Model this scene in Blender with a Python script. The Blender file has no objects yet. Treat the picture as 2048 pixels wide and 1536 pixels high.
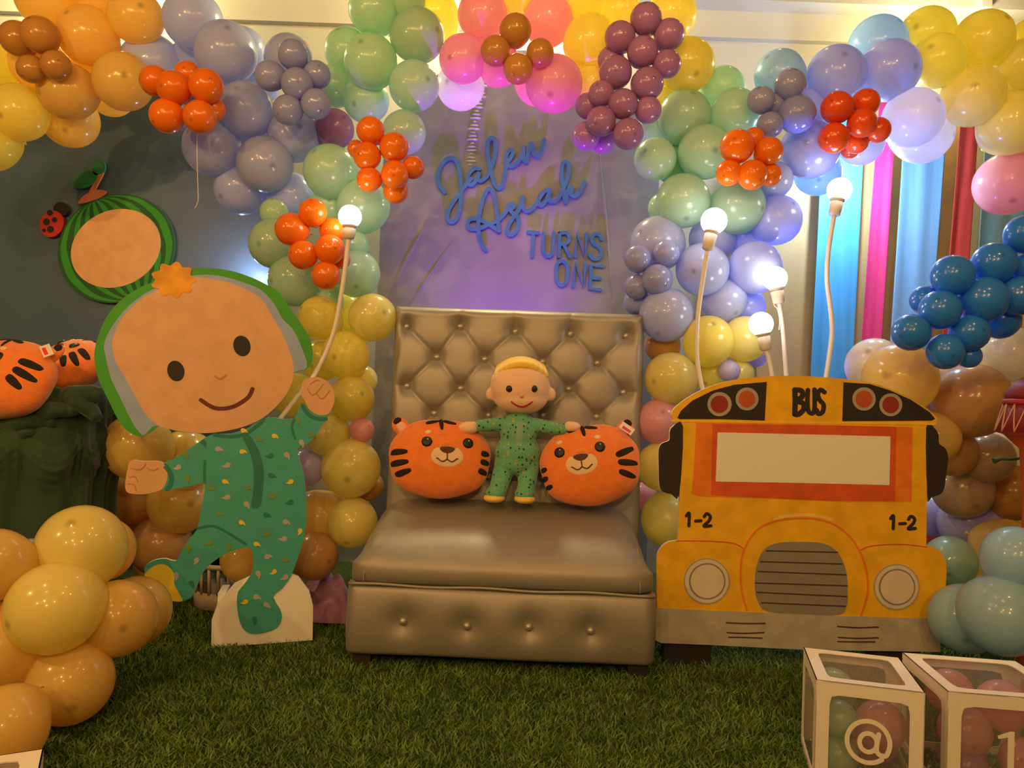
import bpy, bmesh, math, random
import numpy as np
from mathutils import Vector, Matrix

random.seed(7)
S = bpy.context.scene
COL = S.collection

# ------------------------------------------------------------------ camera
CAMZ = 1.05
PITCH = math.atan(32 / 1538.0)
ROLL = math.radians(2.1)
F = 1538.0
fw = Vector((0, math.cos(PITCH), math.sin(PITCH)))
R0 = Vector((1, 0, 0))
U0 = Vector((0, -math.sin(PITCH), math.cos(PITCH)))
rt = R0 * math.cos(ROLL) + U0 * math.sin(ROLL)
up = -R0 * math.sin(ROLL) + U0 * math.cos(ROLL)
CAM = Vector((0, 0, CAMZ))
cd = bpy.data.cameras.new('camera')
cam = bpy.data.objects.new('camera', cd)
COL.objects.link(cam)
M = Matrix((rt, up, -fw)).transposed().to_4x4()
M.translation = CAM
cam.matrix_world = M
cd.sensor_width = 36.0
cd.lens = F / 2048 * 36.0
cd.clip_start = 0.05
S.camera = cam

def ray(px, py):
    return fw * F + rt * (px - 1024) + up * (768 - py)

def P(px, py, Y):
    d = ray(px, py)
    return CAM + d * (Y / d.y)

# ------------------------------------------------------------------ light
S.view_settings.view_transform = 'Standard'
S.view_settings.look = 'None'
S.view_settings.gamma = 1.0
S.view_settings.use_curve_mapping = False
S.view_settings.exposure = 0.0
w = bpy.data.worlds.new('World')
S.world = w
w.use_nodes = True
bg = w.node_tree.nodes['Background']
bg.inputs[0].default_value = (1.0, 0.56, 0.20, 1)
bg.inputs[1].default_value = 0.13

def point(name, loc, energy, color, radius=0.04):
    l = bpy.data.lights.new(name, 'POINT')
    l.energy = energy
    l.color = color
    l.shadow_soft_size = radius
    o = bpy.data.objects.new(name, l)
    COL.objects.link(o)
    o.location = loc
    return o

WARM = (1.0, 0.56, 0.19)
# warm ceiling lamps of the hall, in front of and above the stage
for (x, y, z, e) in ((-1.3, 0.4, 2.9, 24), (0.6, 0.9, 3.0, 24), (1.7, 1.4, 3.05, 20), (-1.8, 1.3, 2.85, 38), (0.2, 1.9, 3.1, 18),
                     (-1.0, -1.8, 2.9, 100), (0.9, -1.6, 2.9, 90), (-3.0, 0.7, 2.3, 85), (0.0, -4.0, 2.9, 150), (-2.4, -3.0, 2.9, 120)):  # the low outermost lamp is an added fill for the balloons on that side
    point('ceiling_and_fill_lamp', (x, y, z), e, WARM, 0.04)
# lamps on the wall behind the balloon arch
point('wall_lamp', P(1010, -30, 4.40), 115, (1.0, 0.86, 0.42), 0.14)
point('wall_lamp', P(150, -50, 4.45), 80, (1.0, 0.86, 0.40), 0.05)
point('wall_lamp', P(1905, 95, 4.45), 48, (1.0, 0.86, 0.42), 0.05)
point('wall_lamp', P(1560, -160, 4.1), 1.5, (1.0, 0.72, 0.34), 0.05)
# violet stage light behind the sofa, white LED behind the arch by the curtain
def spot(name, loc, target, energy, color, ang, blend=0.8, radius=0.03):
    l = bpy.data.lights.new(name, 'SPOT')
    l.energy = energy
    l.color = color
    l.spot_size = math.radians(ang)
    l.spot_blend = blend
    l.shadow_soft_size = radius
    o = bpy.data.objects.new(name, l)
    COL.objects.link(o)
    o.location = loc
    o.rotation_euler = (Vector(target) - Vector(loc)).to_track_quat('-Z', 'Y').to_euler()
    return o
spot('violet_uplight', P(1000, 1030, 3.90), P(1010, 330, 4.30), 170, (0.30, 0.01, 1.0), 62, 1.0)
spot('violet_uplight', P(1040, 1000, 3.86), P(1040, 130, 3.72), 170, (0.55, 0.03, 1.0), 52, 1.0)  # second spot, added to strengthen violet on the balloon undersides
spot('blue_stage_light', P(1570, 900, 3.75), P(1650, 250, 3.85), 130, (0.16, 0.18, 1.0), 75, 1.0)
point('led_flood', P(1708, 335, 4.12), 32, (0.66, 0.86, 1.0), 0.04)
point('led_flood', P(490, 545, 4.27), 3.5, (0.72, 0.9, 1.0), 0.03)

# ------------------------------------------------------------------ helpers
class MB:
    def __init__(s):
        s.v = []
        s.f = []
        s.m = Matrix.Identity(4)
    def add(s, vs, fs):
        b = len(s.v)
        m = s.m
        s.v += [tuple(m @ Vector(v)) for v in vs]
        s.f += [tuple(i + b for i in f) for f in fs]
        return s
    def box(s, lo, hi):
        x0, y0, z0 = lo
        x1, y1, z1 = hi
        return s.add([(x0, y0, z0), (x1, y0, z0), (x1, y1, z0), (x0, y1, z0), (x0, y0, z1), (x1, y0, z1), (x1, y1, z1), (x0, y1, z1)],
                     [(0, 3, 2, 1), (4, 5, 6, 7), (0, 1, 5, 4), (1, 2, 6, 5), (2, 3, 7, 6), (3, 0, 4, 7)])
    def plate(s, pts, z0, z1):
        a = sum(pts[i][0] * pts[(i + 1) % len(pts)][1] - pts[(i + 1) % len(pts)][0] * pts[i][1] for i in range(len(pts)))
        if a < 0:
            pts = pts[::-1]
        n = len(pts)
        vs = [(x, y, z0) for x, y in pts] + [(x, y, z1) for x, y in pts]
        fs = [tuple(range(n - 1, -1, -1)), tuple(range(n, 2 * n))]
        fs += [(i, (i + 1) % n, n + (i + 1) % n, n + i) for i in range(n)]
        return s.add(vs, fs)
    def ring(s, outer, inner, z0, z1):
        n = len(outer)
        vs = [(x, y, z) for z in (z0, z1) for L in (outer, inner) for x, y in L]
        o0, i0, o1, i1 = 0, n, 2 * n, 3 * n
        fs = []
        for k in range(n):
            j = (k + 1) % n
            fs += [(o1 + k, o1 + j, i1 + j, i1 + k), (o0 + j, o0 + k, i0 + k, i0 + j), (o0 + k, o0 + j, o1 + j, o1 + k), (i0 + j, i0 + k, i1 + k, i1 + j)]
        return s.add(vs, fs)
    def stroke(s, pts, wd, z0, z1, sm=6, closed=False):
        pts = spline(pts, sm, closed) if sm > 1 else pts
        n = len(pts)
        h = wd / 2
        L, Rr = [], []
        for i in range(n):
            if closed:
                a, b = pts[i - 1], pts[(i + 1) % n]
            else:
                a, b = pts[max(i - 1, 0)], pts[min(i + 1, n - 1)]
            dx, dy = b[0] - a[0], b[1] - a[1]
            l = math.hypot(dx, dy) or 1
            nx, ny = -dy / l * h, dx / l * h
            L.append((pts[i][0] + nx, pts[i][1] + ny))
            Rr.append((pts[i][0] - nx, pts[i][1] - ny))
        if closed:
            return s.ring(Rr, L, z0, z1)
        ramp = min(0.0016, (z1 - z0) * 0.25)
        vs = [(x, y, z + (ramp * i / n if z is z1 else 0)) for z in (z0, z1) for Q in (L, Rr) for i, (x, y) in enumerate(Q)]
        fs = []
        for i in range(n - 1):
            l0, l1, r0, r1 = i, i + 1, n + i, n + i + 1
            fs += [(2 * n + r0, 2 * n + r1, 2 * n + l1, 2 * n + l0), (l0, l1, r1, r0), (l1, l0, 2 * n + l0, 2 * n + l1), (r0, r1, 2 * n + r1, 2 * n + r0)]
        s.add(vs, fs)
        for e, o in ((0, 1), (n - 1, n - 2)):
            an = math.atan2(pts[e][1] - pts[o][1], pts[e][0] - pts[o][0])
            s.plate([(pts[e][0] + h * math.cos(an - math.pi / 2 + math.pi * k / 8), pts[e][1] + h * math.sin(an - math.pi / 2 + math.pi * k / 8)) for k in range(9)], z0, z1 + (ramp * 0.97 if e else -0.0001))
        return s
    def tube(s, pts, r, n=10, taper=None):
        pts = [Vector(p) for p in pts]
        vs, fs = [], []
        ref = Vector((0.31, 0.72, 0.13)).normalized()
        for i, p in enumerate(pts):
            t = (pts[min(i + 1, len(pts) - 1)] - pts[max(i - 1, 0)]).normalized()
            a = t.cross(ref).normalized()
            b = t.cross(a)
            rr = r if taper is None else taper[i]
            for k in range(n):
                an = 2 * math.pi * k / n
                vs.append(tuple(p + a * math.cos(an) * rr + b * math.sin(an) * rr))
        for i in range(len(pts) - 1):
            for k in range(n):
                j = (k + 1) % n
                fs.append((i * n + k, i * n + j, (i + 1) * n + j, (i + 1) * n + k))
        fs.append(tuple(range(n - 1, -1, -1)))
        fs.append(tuple(range((len(pts) - 1) * n, len(pts) * n)))
        return s.add(vs, fs)
    def lathe(s, prof, n=24):
        """prof: (radius, z) list from bottom to top"""
        vs, fs = [], []
        for r, z in prof:
            for k in range(n):
                an = 2 * math.pi * k / n
                vs.append((r * math.cos(an), r * math.sin(an), z))
        for i in range(len(prof) - 1):
            for k in range(n):
                j = (k + 1) % n
                fs.append((i * n + k, i * n + j, (i + 1) * n + j, (i + 1) * n + k))
        if prof[0][0] > 1e-4:
            fs.append(tuple(range(n - 1, -1, -1)))
        if prof[-1][0] > 1e-4:
            fs.append(tuple(range((len(prof) - 1) * n, len(prof) * n)))
        return s.add(vs, fs)
    def ell(s, c, r, n=20, m=12):
        vs, fs = [], []
        for i in range(m + 1):
            t = math.pi * i / m
            for k in range(n):
                a = 2 * math.pi * k / n
                vs.append((c[0] + r[0] * math.sin(t) * math.cos(a), c[1] + r[1] * math.sin(t) * math.sin(a), c[2] + r[2] * math.cos(t)))
        for i in range(m):
            for k in range(n):
                j = (k + 1) % n
                fs.append((i * n + k, (i + 1) * n + k, (i + 1) * n + j, i * n + j))
        return s.add(vs, fs)
    def grid(s, fn, nu, nv):
        vs = [fn(i / nu, j / nv) for j in range(nv + 1) for i in range(nu + 1)]
        fs = [(j * (nu + 1) + i, j * (nu + 1) + i + 1, (j + 1) * (nu + 1) + i + 1, (j + 1) * (nu + 1) + i) for j in range(nv) for i in range(nu)]
        return s.add(vs, fs)
    def build(s, name, mt, parent=None, smooth=False, weld=False):
        me = bpy.data.meshes.new(name)
        me.from_pydata(s.v, [], s.f)
        if weld:
            bm = bmesh.new()
            bm.from_mesh(me)
            bmesh.ops.remove_doubles(bm, verts=bm.verts, dist=1e-5)
            bm.to_mesh(me)
            bm.free()
        if smooth:
            me.polygons.foreach_set('use_smooth', [True] * len(me.polygons))
        me.materials.append(mt)
        o = bpy.data.objects.new(name, me)
        COL.objects.link(o)
        if parent is not None:
            o.parent = parent
        return o

def spline(pts, k=6, closed=False):
    n = len(pts)
    out = []
    d = len(pts[0])
    rng = range(n) if closed else range(n - 1)
    for i in rng:
        if closed:
            p0, p1, p2, p3 = pts[i - 1], pts[i], pts[(i + 1) % n], pts[(i + 2) % n]
        else:
            p0, p1, p2, p3 = pts[max(i - 1, 0)], pts[i], pts[i + 1], pts[min(i + 2, n - 1)]
        for q in range(k):
            t = q / k
            out.append(tuple(0.5 * ((2 * p1[c]) + (-p0[c] + p2[c]) * t + (2 * p0[c] - 5 * p1[c] + 4 * p2[c] - p3[c]) * t * t + (-p0[c] + 3 * p1[c] - 3 * p2[c] + p3[c]) * t ** 3) for c in range(d)))
    if not closed:
        out.append(tuple(pts[-1]))
    return out

def disc(cx, cy, rx, ry=None, n=32, rot=0.0):
    ry = rx if ry is None else ry
    c, s_ = math.cos(rot), math.sin(rot)
    return [(cx + rx * math.cos(a) * c - ry * math.sin(a) * s_, cy + rx * math.cos(a) * s_ + ry * math.sin(a) * c) for a in (2 * math.pi * k / n for k in range(n))]

class Plane:
    """an upright board standing in the room; pixels of the photo are measured onto it in its own metres"""
    def __init__(s, px, py, Y, yaw=0.0, floor=True, tilt=0.0):
        s.o = P(px, py, Y)
        if floor:
            s.o.z = 0.0
        a = math.radians(yaw)
        s.ux = Vector((math.cos(a), math.sin(a), 0))
        s.n = Vector((math.sin(a), -math.cos(a), 0))
        t = math.radians(tilt)
        s.uz = Vector((0, 0, 1)) * math.cos(t) - s.n * math.sin(t)
        s.n = s.ux.cross(s.uz)
        s.mat = Matrix((s.ux, s.uz, s.n)).transposed().to_4x4()
        s.mat.translation = s.o
    def q(s, px, py):
        d = ray(px, py)
        t = (s.o - CAM).dot(s.n) / d.dot(s.n)
        p = CAM + d * t - s.o
        return (p.dot(s.ux), p.dot(s.uz))
    def qs(s, pts, ox=0, oy=0, sc=1.0):
        return [s.q(ox + x / sc, oy + y / sc) for x, y in pts]
    def px(s):
        """metres per photo pixel around the origin"""
        return (s.o - CAM).dot(fw) / F

def empty(name, mat_=None, loc=None):
    o = bpy.data.objects.new(name, None)
    COL.objects.link(o)
    o.empty_display_size = 0.1
    if mat_ is not None:
        o.matrix_world = mat_
    if loc is not None:
        o.location = loc
    return o

def tag(o, label=None, cat=None, group=None, kind=None):
    if label: o['label'] = label
    if cat: o['category'] = cat
    if group: o['group'] = group
    if kind: o['kind'] = kind
    return o

# ------------------------------------------------------------------ materials
def mat(name, c, rough=0.6, metal=0.0, noise=0.0, nscale=8.0, bump=0.0, bscale=60.0, coat=0.0, spec=0.5, sheen=0.0, stretch=None, c2=None):
    m = bpy.data.materials.new(name)
    m.use_nodes = True
    nt = m.node_tree
    b = nt.nodes['Principled BSDF']
    b.inputs['Base Color'].default_value = (*c, 1)
    b.inputs['Roughness'].default_value = rough
    b.inputs['Metallic'].default_value = metal
    b.inputs['Specular IOR Level'].default_value = spec
    b.inputs['Coat Weight'].default_value = coat
    b.inputs['Coat Roughness'].default_value = 0.06
    b.inputs['Sheen Weight'].default_value = sheen
    tc = nt.nodes.new('ShaderNodeTexCoord')
    src = tc.outputs['Object']
    if stretch:
        mp = nt.nodes.new('ShaderNodeMapping')
        mp.inputs['Scale'].default_value = stretch
        nt.links.new(src, mp.inputs[0])
        src = mp.outputs[0]
    if noise > 0 or c2:
        t = nt.nodes.new('ShaderNodeTexNoise')
        t.inputs['Scale'].default_value = nscale
        t.inputs['Detail'].default_value = 5
        nt.links.new(src, t.inputs['Vector'])
        r = nt.nodes.new('ShaderNodeMix')
        r.data_type = 'RGBA'
        lo = tuple(max(0, x * (1 - noise)) for x in c)
        hi = tuple(min(1, x * (1 + noise)) for x in c) if not c2 else c2
        r.inputs[6].default_value = (*lo, 1)
        r.inputs[7].default_value = (*hi, 1)
        mr = nt.nodes.new('ShaderNodeMapRange')
        mr.inputs[1].default_value = 0.35
        mr.inputs[2].default_value = 0.65
        nt.links.new(t.outputs['Fac'], mr.inputs[0])
        nt.links.new(mr.outputs[0], r.inputs[0])
        nt.links.new(r.outputs[2], b.inputs['Base Color'])
    if bump > 0:
        t2 = nt.nodes.new('ShaderNodeTexNoise')
        t2.inputs['Scale'].default_value = bscale
        t2.inputs['Detail'].default_value = 4
        nt.links.new(src, t2.inputs['Vector'])
        bp = nt.nodes.new('ShaderNodeBump')
        bp.inputs['Strength'].default_value = bump
        bp.inputs['Distance'].default_value = 0.01
        nt.links.new(t2.outputs['Fac'], bp.inputs['Height'])
        nt.links.new(bp.outputs[0], b.inputs['Normal'])
    return m

def balloon_mat(name, c, trans=0.35, rough=0.22):
    m = mat(name, c, rough=rough, coat=0.6, spec=0.4)
    nt = m.node_tree
    b = nt.nodes['Principled BSDF']
    out = nt.nodes['Material Output']
    oi = nt.nodes.new('ShaderNodeObjectInfo')
    hs = nt.nodes.new('ShaderNodeHueSaturation')
    hs.inputs['Color'].default_value = (*c, 1)
    mr = nt.nodes.new('ShaderNodeMapRange')
    mr.inputs[3].default_value = 0.93
    mr.inputs[4].default_value = 1.07
    nt.links.new(oi.outputs['Random'], mr.inputs[0])
    nt.links.new(mr.outputs[0], hs.inputs['Value'])
    # thicker latex: a darker nipple opposite the knot, the fading neck at the knot
    tc = nt.nodes.new('ShaderNodeTexCoord')
    vd = nt.nodes.new('ShaderNodeVectorMath')
    vd.operation = 'DISTANCE'
    vd.inputs[1].default_value = (0, 0, 1.0)
    nt.links.new(tc.outputs['Object'], vd.inputs[0])
    m2 = nt.nodes.new('ShaderNodeMapRange')
    m2.inputs[1].default_value = 0.03
    m2.inputs[2].default_value = 0.16
    m2.inputs[3].default_value = 0.62
    m2.inputs[4].default_value = 1.0
    nt.links.new(vd.outputs['Value'], m2.inputs[0])
    mx = nt.nodes.new('ShaderNodeMix')
    mx.data_type = 'RGBA'
    mx.blend_type = 'MULTIPLY'
    mx.inputs[0].default_value = 1.0
    nt.links.new(hs.outputs[0], mx.inputs[6])
    nt.links.new(m2.outputs[0], mx.inputs[7])
    nt.links.new(mx.outputs[2], b.inputs['Base Color'])
    tr = nt.nodes.new('ShaderNodeBsdfTranslucent')
    nt.links.new(mx.outputs[2], tr.inputs[0])
    ms = nt.nodes.new('ShaderNodeMixShader')
    ms.inputs[0].default_value = trans
    nt.links.new(b.outputs[0], ms.inputs[1])
    nt.links.new(tr.outputs[0], ms.inputs[2])
    nt.links.new(ms.outputs[0], out.inputs[0])
    return m

def glow_mat(name, c, strength):
    m = bpy.data.materials.new(name)
    m.use_nodes = True
    nt = m.node_tree
    e = nt.nodes.new('ShaderNodeEmission')
    e.inputs[0].default_value = (*c, 1)
    e.inputs[1].default_value = strength
    nt.links.new(e.outputs[0], nt.nodes['Material Output'].inputs[0])
    return m

def film_mat(name):
    m = bpy.data.materials.new(name)
    m.use_nodes = True
    nt = m.node_tree
    t = nt.nodes.new('ShaderNodeBsdfTransparent')
    t.inputs[0].default_value = (0.93, 0.92, 0.90, 1)
    g = nt.nodes.new('ShaderNodeBsdfGlossy')
    g.inputs['Roughness'].default_value = 0.08
    d = nt.nodes.new('ShaderNodeBsdfDiffuse')
    d.inputs[0].default_value = (0.8, 0.78, 0.75, 1)
    m1 = nt.nodes.new('ShaderNodeMixShader')
    m1.inputs[0].default_value = 0.45
    nt.links.new(d.outputs[0], m1.inputs[1])
    nt.links.new(g.outputs[0], m1.inputs[2])
    ms = nt.nodes.new('ShaderNodeMixShader')
    ms.inputs[0].default_value = 0.12
    nt.links.new(t.outputs[0], ms.inputs[1])
    nt.links.new(m1.outputs[0], ms.inputs[2])
    nt.links.new(ms.outputs[0], nt.nodes['Material Output'].inputs[0])
    return m

WHITE = mat('white_foam_board', (0.86, 0.84, 0.80), 0.75, bump=0.05, bscale=40)
EDGE = mat('cut_board_edge', (0.80, 0.76, 0.68), 0.8)
BLACK = mat('black_paint', (0.022, 0.016, 0.014), 0.7)
# ------------------------------------------------------------------ setting
WALL = mat('cream_wall_paint', (0.42, 0.405, 0.37), 0.85, noise=0.04, nscale=2.0, bump=0.05, bscale=30)
WALL2 = mat('cream_trim_paint', (0.45, 0.43, 0.39), 0.6, noise=0.03, nscale=3.0)
FLOOR = mat('dark_green_underlay', (0.05, 0.08, 0.02), 0.95, noise=0.3, nscale=40)
b = MB(); b.box((-4.2, 4.85, 0), (4.2, 5.0, 4.2)); tag(b.build('wall_back', WALL), kind='structure')
b = MB(); b.box((-4.2, -1.5, -0.1), (4.2, 4.85, 0)); tag(b.build('floor', FLOOR), kind='structure')
# beam under the ceiling with its ledge, and the pilaster at the corner
zb = P(1500, 10, 4.72).z
b = MB(); b.box((-4.2, 4.66, zb), (4.2, 4.85, 4.2)); b.box((-4.2, 4.63, zb + 0.16), (4.2, 4.66, zb + 0.20)); tag(b.build('trim_1', WALL2), kind='structure')
b = MB(); b.box((-4.2, 4.80, zb - 0.17), (4.2, 4.85, zb)); tag(b.build('trim_2', WALL2), kind='structure')
xc = P(1965, 10, 4.6).x
b = MB(); b.box((xc, 4.60, zb - 0.02), (xc + 0.06, 4.85, 4.2)); tag(b.build('trim_3', WALL2), kind='structure')

# artificial grass: mat and blades
GR = bpy.data.materials.new('grass_blade')
GR.use_nodes = True
nt = GR.node_tree
pb = nt.nodes['Principled BSDF']
pb.inputs['Roughness'].default_value = 0.55
at = nt.nodes.new('ShaderNodeAttribute'); at.attribute_name = 'tone'
cr = nt.nodes.new('ShaderNodeValToRGB')
cr.color_ramp.elements[0].color = (0.045, 0.10, 0.012, 1)
cr.color_ramp.elements[1].color = (0.20, 0.33, 0.05, 1)
nt.links.new(at.outputs['Fac'], cr.inputs[0])
nt.links.new(cr.outputs[0], pb.inputs['Base Color'])
rng = np.random.default_rng(3)
N = 150000
yy = 1.75 + (4.15 - 1.75) * rng.random(N) ** 1.35
xx = (rng.random(N) - 0.5) * 2 * np.minimum(0.72 * yy + 0.25, 2.4)
clump = np.sin(xx * 23 + np.sin(yy * 17) * 2) * np.sin(yy * 29 + np.cos(xx * 13) * 2)
hh = 0.018 + 0.014 * rng.random(N) + 0.004 * clump
an = rng.random(N) * 2 * np.pi
ln = 0.4 + 0.9 * rng.random(N)
la = rng.random(N) * 2 * np.pi
wd = 0.0016 + 0.0012 * rng.random(N)
ox, oy = np.cos(an) * wd, np.sin(an) * wd
dx, dy = np.cos(la) * hh * ln, np.sin(la) * hh * ln
V = np.zeros((N, 5, 3), np.float32)
V[:, 0] = np.stack([xx - ox, yy - oy, np.full(N, 0.0)], 1)
V[:, 1] = np.stack([xx + ox, yy + oy, np.full(N, 0.0)], 1)
V[:, 2] = np.stack([xx + ox + dx * .35, yy + oy + dy * .35, hh * .65], 1)
V[:, 3] = np.stack([xx - ox + dx * .35, yy - oy + dy * .35, hh * .65], 1)
V[:, 4] = np.stack([xx + dx, yy + dy, hh], 1)
me = bpy.data.meshes.new('artificial_grass')
me.vertices.add(N * 5)
me.vertices.foreach_set('co', V.ravel())
base = (np.arange(N) * 5)[:, None]
loops = (base + np.array([0, 1, 2, 3, 3, 2, 4])).astype(np.int32)
me.loops.add(N * 7)
me.loops.foreach_set('vertex_index', loops.ravel())
me.polygons.add(N * 2)
ls = (np.arange(N) * 7)[:, None] + np.array([0, 4])
me.polygons.foreach_set('loop_start', ls.ravel().astype(np.int32))
a_ = me.attributes.new('tone', 'FLOAT', 'POINT')
tone = np.clip(0.35 + 0.25 * clump + 0.45 * (rng.random(N) - 0.5), 0, 1)
a_.data.foreach_set('value', np.repeat(tone, 5).astype(np.float32))
me.update(calc_edges=True)
me.validate()
me.materials.append(GR)
g = bpy.data.objects.new('artificial_grass', me)
COL.objects.link(g)
tag(g, 'short green artificial grass covering the stage floor', 'grass', kind='stuff')

# ------------------------------------------------------------------ backdrop panels
def arch_pts(x0, x1, spring, rise, n=28, z0=0.0):
    c, r = (x0 + x1) / 2, (x1 - x0) / 2
    return [(x0, z0), (x1, z0)] + [(c + r * math.cos(math.pi * k / n), spring + rise * math.sin(math.pi * k / n)) for k in range(n + 1)]

NAVY = mat('navy_panel_cloth', (0.09, 0.155, 0.28), 0.42, noise=0.10, nscale=1.6, bump=0.05, bscale=3)
SATIN = mat('grey_satin_backdrop', (0.30, 0.32, 0.34), 0.45, noise=0.08, nscale=1.2, bump=0.22, bscale=5.0, stretch=(2.2, 0.5, 1))
BEIGE = mat('beige_panel_cloth', (0.50, 0.36, 0.17), 0.75, noise=0.06, nscale=2, bump=0.1, bscale=5, stretch=(3, .5, 1))

pl = Plane(270, 800, 4.42)
x1 = pl.q(541, 600)[0]; x0 = pl.q(-330, 600)[0]
zt = pl.q(300, 208)[1]
b = MB(); b.plate(arch_pts(x0, x1, zt - 0.30, 0.46), -0.03, 0.0)
o = b.build('backdrop_panel', NAVY); o.matrix_world = pl.mat
tag(o, 'dark navy cloth-covered panel behind the watermelon plaque', 'backdrop panel', 'tall panels behind the balloon arch')
NAVYP = pl

pl = Plane(1035, 800, 4.36)
x0 = pl.q(753, 640)[0]; x1 = pl.q(1316, 420)[0]
zt = pl.q(1035, 100)[1]
r_ = (x1 - x0) / 2
root = empty('backdrop_panel', pl.mat)
b = MB(); b.plate(arch_pts(x0, x1, zt - r_ * 0.9, r_ * 0.9), -0.03, 0.0); b.build('panel_cloth', SATIN, root)
# puckered seam running down the satin
b = MB()
for k in range(24):
    t = k / 23
    cx, cy = 968 - 26 * t - 6 * math.sin(t * 3), 165 + 165 * t
    hw = 9 + 4 * math.sin(k * 2.1)
    u0, v0 = pl.q(cx - hw, cy + 1.5); u1, v1 = pl.q(cx + hw, cy - 1.5)
    b.ell(((u0 + u1) / 2, (v0 + v1) / 2, 0.001), (abs(u1 - u0) / 2, 0.007, 0.010), 10, 6)
SEAM = mat('puckered_satin', (0.62, 0.60, 0.64), 0.28, spec=0.7)
tag(b.build('pleat_seam', SEAM, root, True), 'shiny puckered seam')
# diagonal soft fold
b = MB()
for (a0, a1, ww) in (((860, 430), (778, 590), 0.010), ((1200, 300), (1225, 600), 0.008), ((905, 480), (800, 640), 0.006)):
    u0, v0 = pl.q(*a0); u1, v1 = pl.q(*a1)
    b.tube([(u0 + (u1 - u0) * k / 10, v0 + (v1 - v0) * k / 10, 0.0) for k in range(11)], 0.01, 8, [ww * math.sin(math.pi * k / 10) + 0.0008 for k in range(11)])
b.build('cloth_fold', SATIN, root, True)
tag(root, 'grey satin arched panel carrying the blue lettering', 'backdrop panel', 'tall panels behind the balloon arch')
LETP = pl

pl = Plane(1800, 800, 4.50)
x0 = pl.q(1519, 650)[0]; x1 = pl.q(2250, 650)[0]
zt = pl.q(1800, 170)[1]
b = MB(); b.plate(arch_pts(x0, x1, zt - 0.85, 0.85), -0.03, 0.0)
o = b.build('backdrop_panel', BEIGE); o.matrix_world = pl.mat
tag(o, 'beige arched panel behind the coloured curtain strips', 'backdrop panel', 'tall panels behind the balloon arch')

# curtain strips, each a hanging length of cloth
CUR = [
 ('sky blue curtain strip with the tall bulb stem in front of it', (0.07, 0.40, 0.95), (1634, 400, 1617, 740), (1722, 330, 1702, 740), 5),
 ('hot pink curtain strip between two blue ones', (0.74, 0.04, 0.24), (1744, 330, 1716, 690), (1784, 290, 1757, 690), 3),
 ('broad pale blue curtain strip beside the hot pink one', (0.20, 0.46, 0.90), (1799, 320, 1775, 680), (1884, 310, 1860, 640), 5),
 ('red curtain strip between two gold gaps', (0.62, 0.05, 0.04), (1914, 258, 1891, 520), (1951, 258, 1932, 520), 3),
 ('grey-green curtain strip beyond the red one', (0.20, 0.36, 0.36), (1962, 300, 1948, 540), (2043, 420, 2036, 560), 5),
 ('gold curtain strip at the panel edge, past the deep blue balloons', (0.62, 0.40, 0.07), (2048, 420, 2037, 690), (2110, 420, 2100, 690), 3),
]
pl = Plane(1800, 800, 4.44)
for i, (lab, c, L, Rr, nf) in enumerate(CUR):
    l0, l1 = pl.q(L[0], L[1]), pl.q(L[2], L[3])
    r0, r1 = pl.q(Rr[0], Rr[1]), pl.q(Rr[2], Rr[3])
    def lx(z, a, c_): return a[0] + (c_[0] - a[0]) * (z - a[1]) / (c_[1] - a[1])
    ztop, zbot = pl.q(1800, 190)[1], 0.03
    def fn(u, v, l0=l0, l1=l1, r0=r0, r1=r1, nf=nf, i=i):
        z = ztop + (zbot - ztop) * v
        xa, xb = lx(z, l0, l1), lx(z, r0, r1)
        zc = min(1.0, 0.35 + v)
        d = (0.007 * math.sin(u * nf * 2.1 + i + 1.3 * math.sin(v * 4 + i)) + 0.004 * math.sin(u * 11 + 2.5 * math.sin(v * 3 + 2 * i)) * math.sin(v * 5 + i * 2 + u * 2)) * zc
        return (xa + (xb - xa) * u, z, 0.028 + d)
    b = MB(); b.grid(fn, 30, 40)
    o = b.build('curtain_strip', mat('curtain_cloth', c, 0.75, noise=0.10, nscale=3, sheen=0.15, stretch=(8, 0.4, 1)), None, True)
    sm = o.modifiers.new('thick', 'SOLIDIFY'); sm.thickness = 0.002
    o.matrix_world = pl.mat
    tag(o, lab, 'curtain', 'coloured curtain strips on the beige panel')
# ------------------------------------------------------------------ tufted loveseat
SOFA = mat('silver_leatherette', (0.34, 0.315, 0.28), 0.46, metal=0.35, noise=0.05, nscale=3, bump=0.06, bscale=220)
BTN = mat('leatherette_button', (0.46, 0.43, 0.39), 0.35, metal=0.5)
DARKWOOD = mat('dark_wood', (0.03, 0.018, 0.01), 0.6, noise=0.3, nscale=10, stretch=(1, 1, 8))
pl = Plane(998, 1300, 2.95, yaw=-1.2)
sofa = empty('tufted_loveseat', pl.mat)
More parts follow.
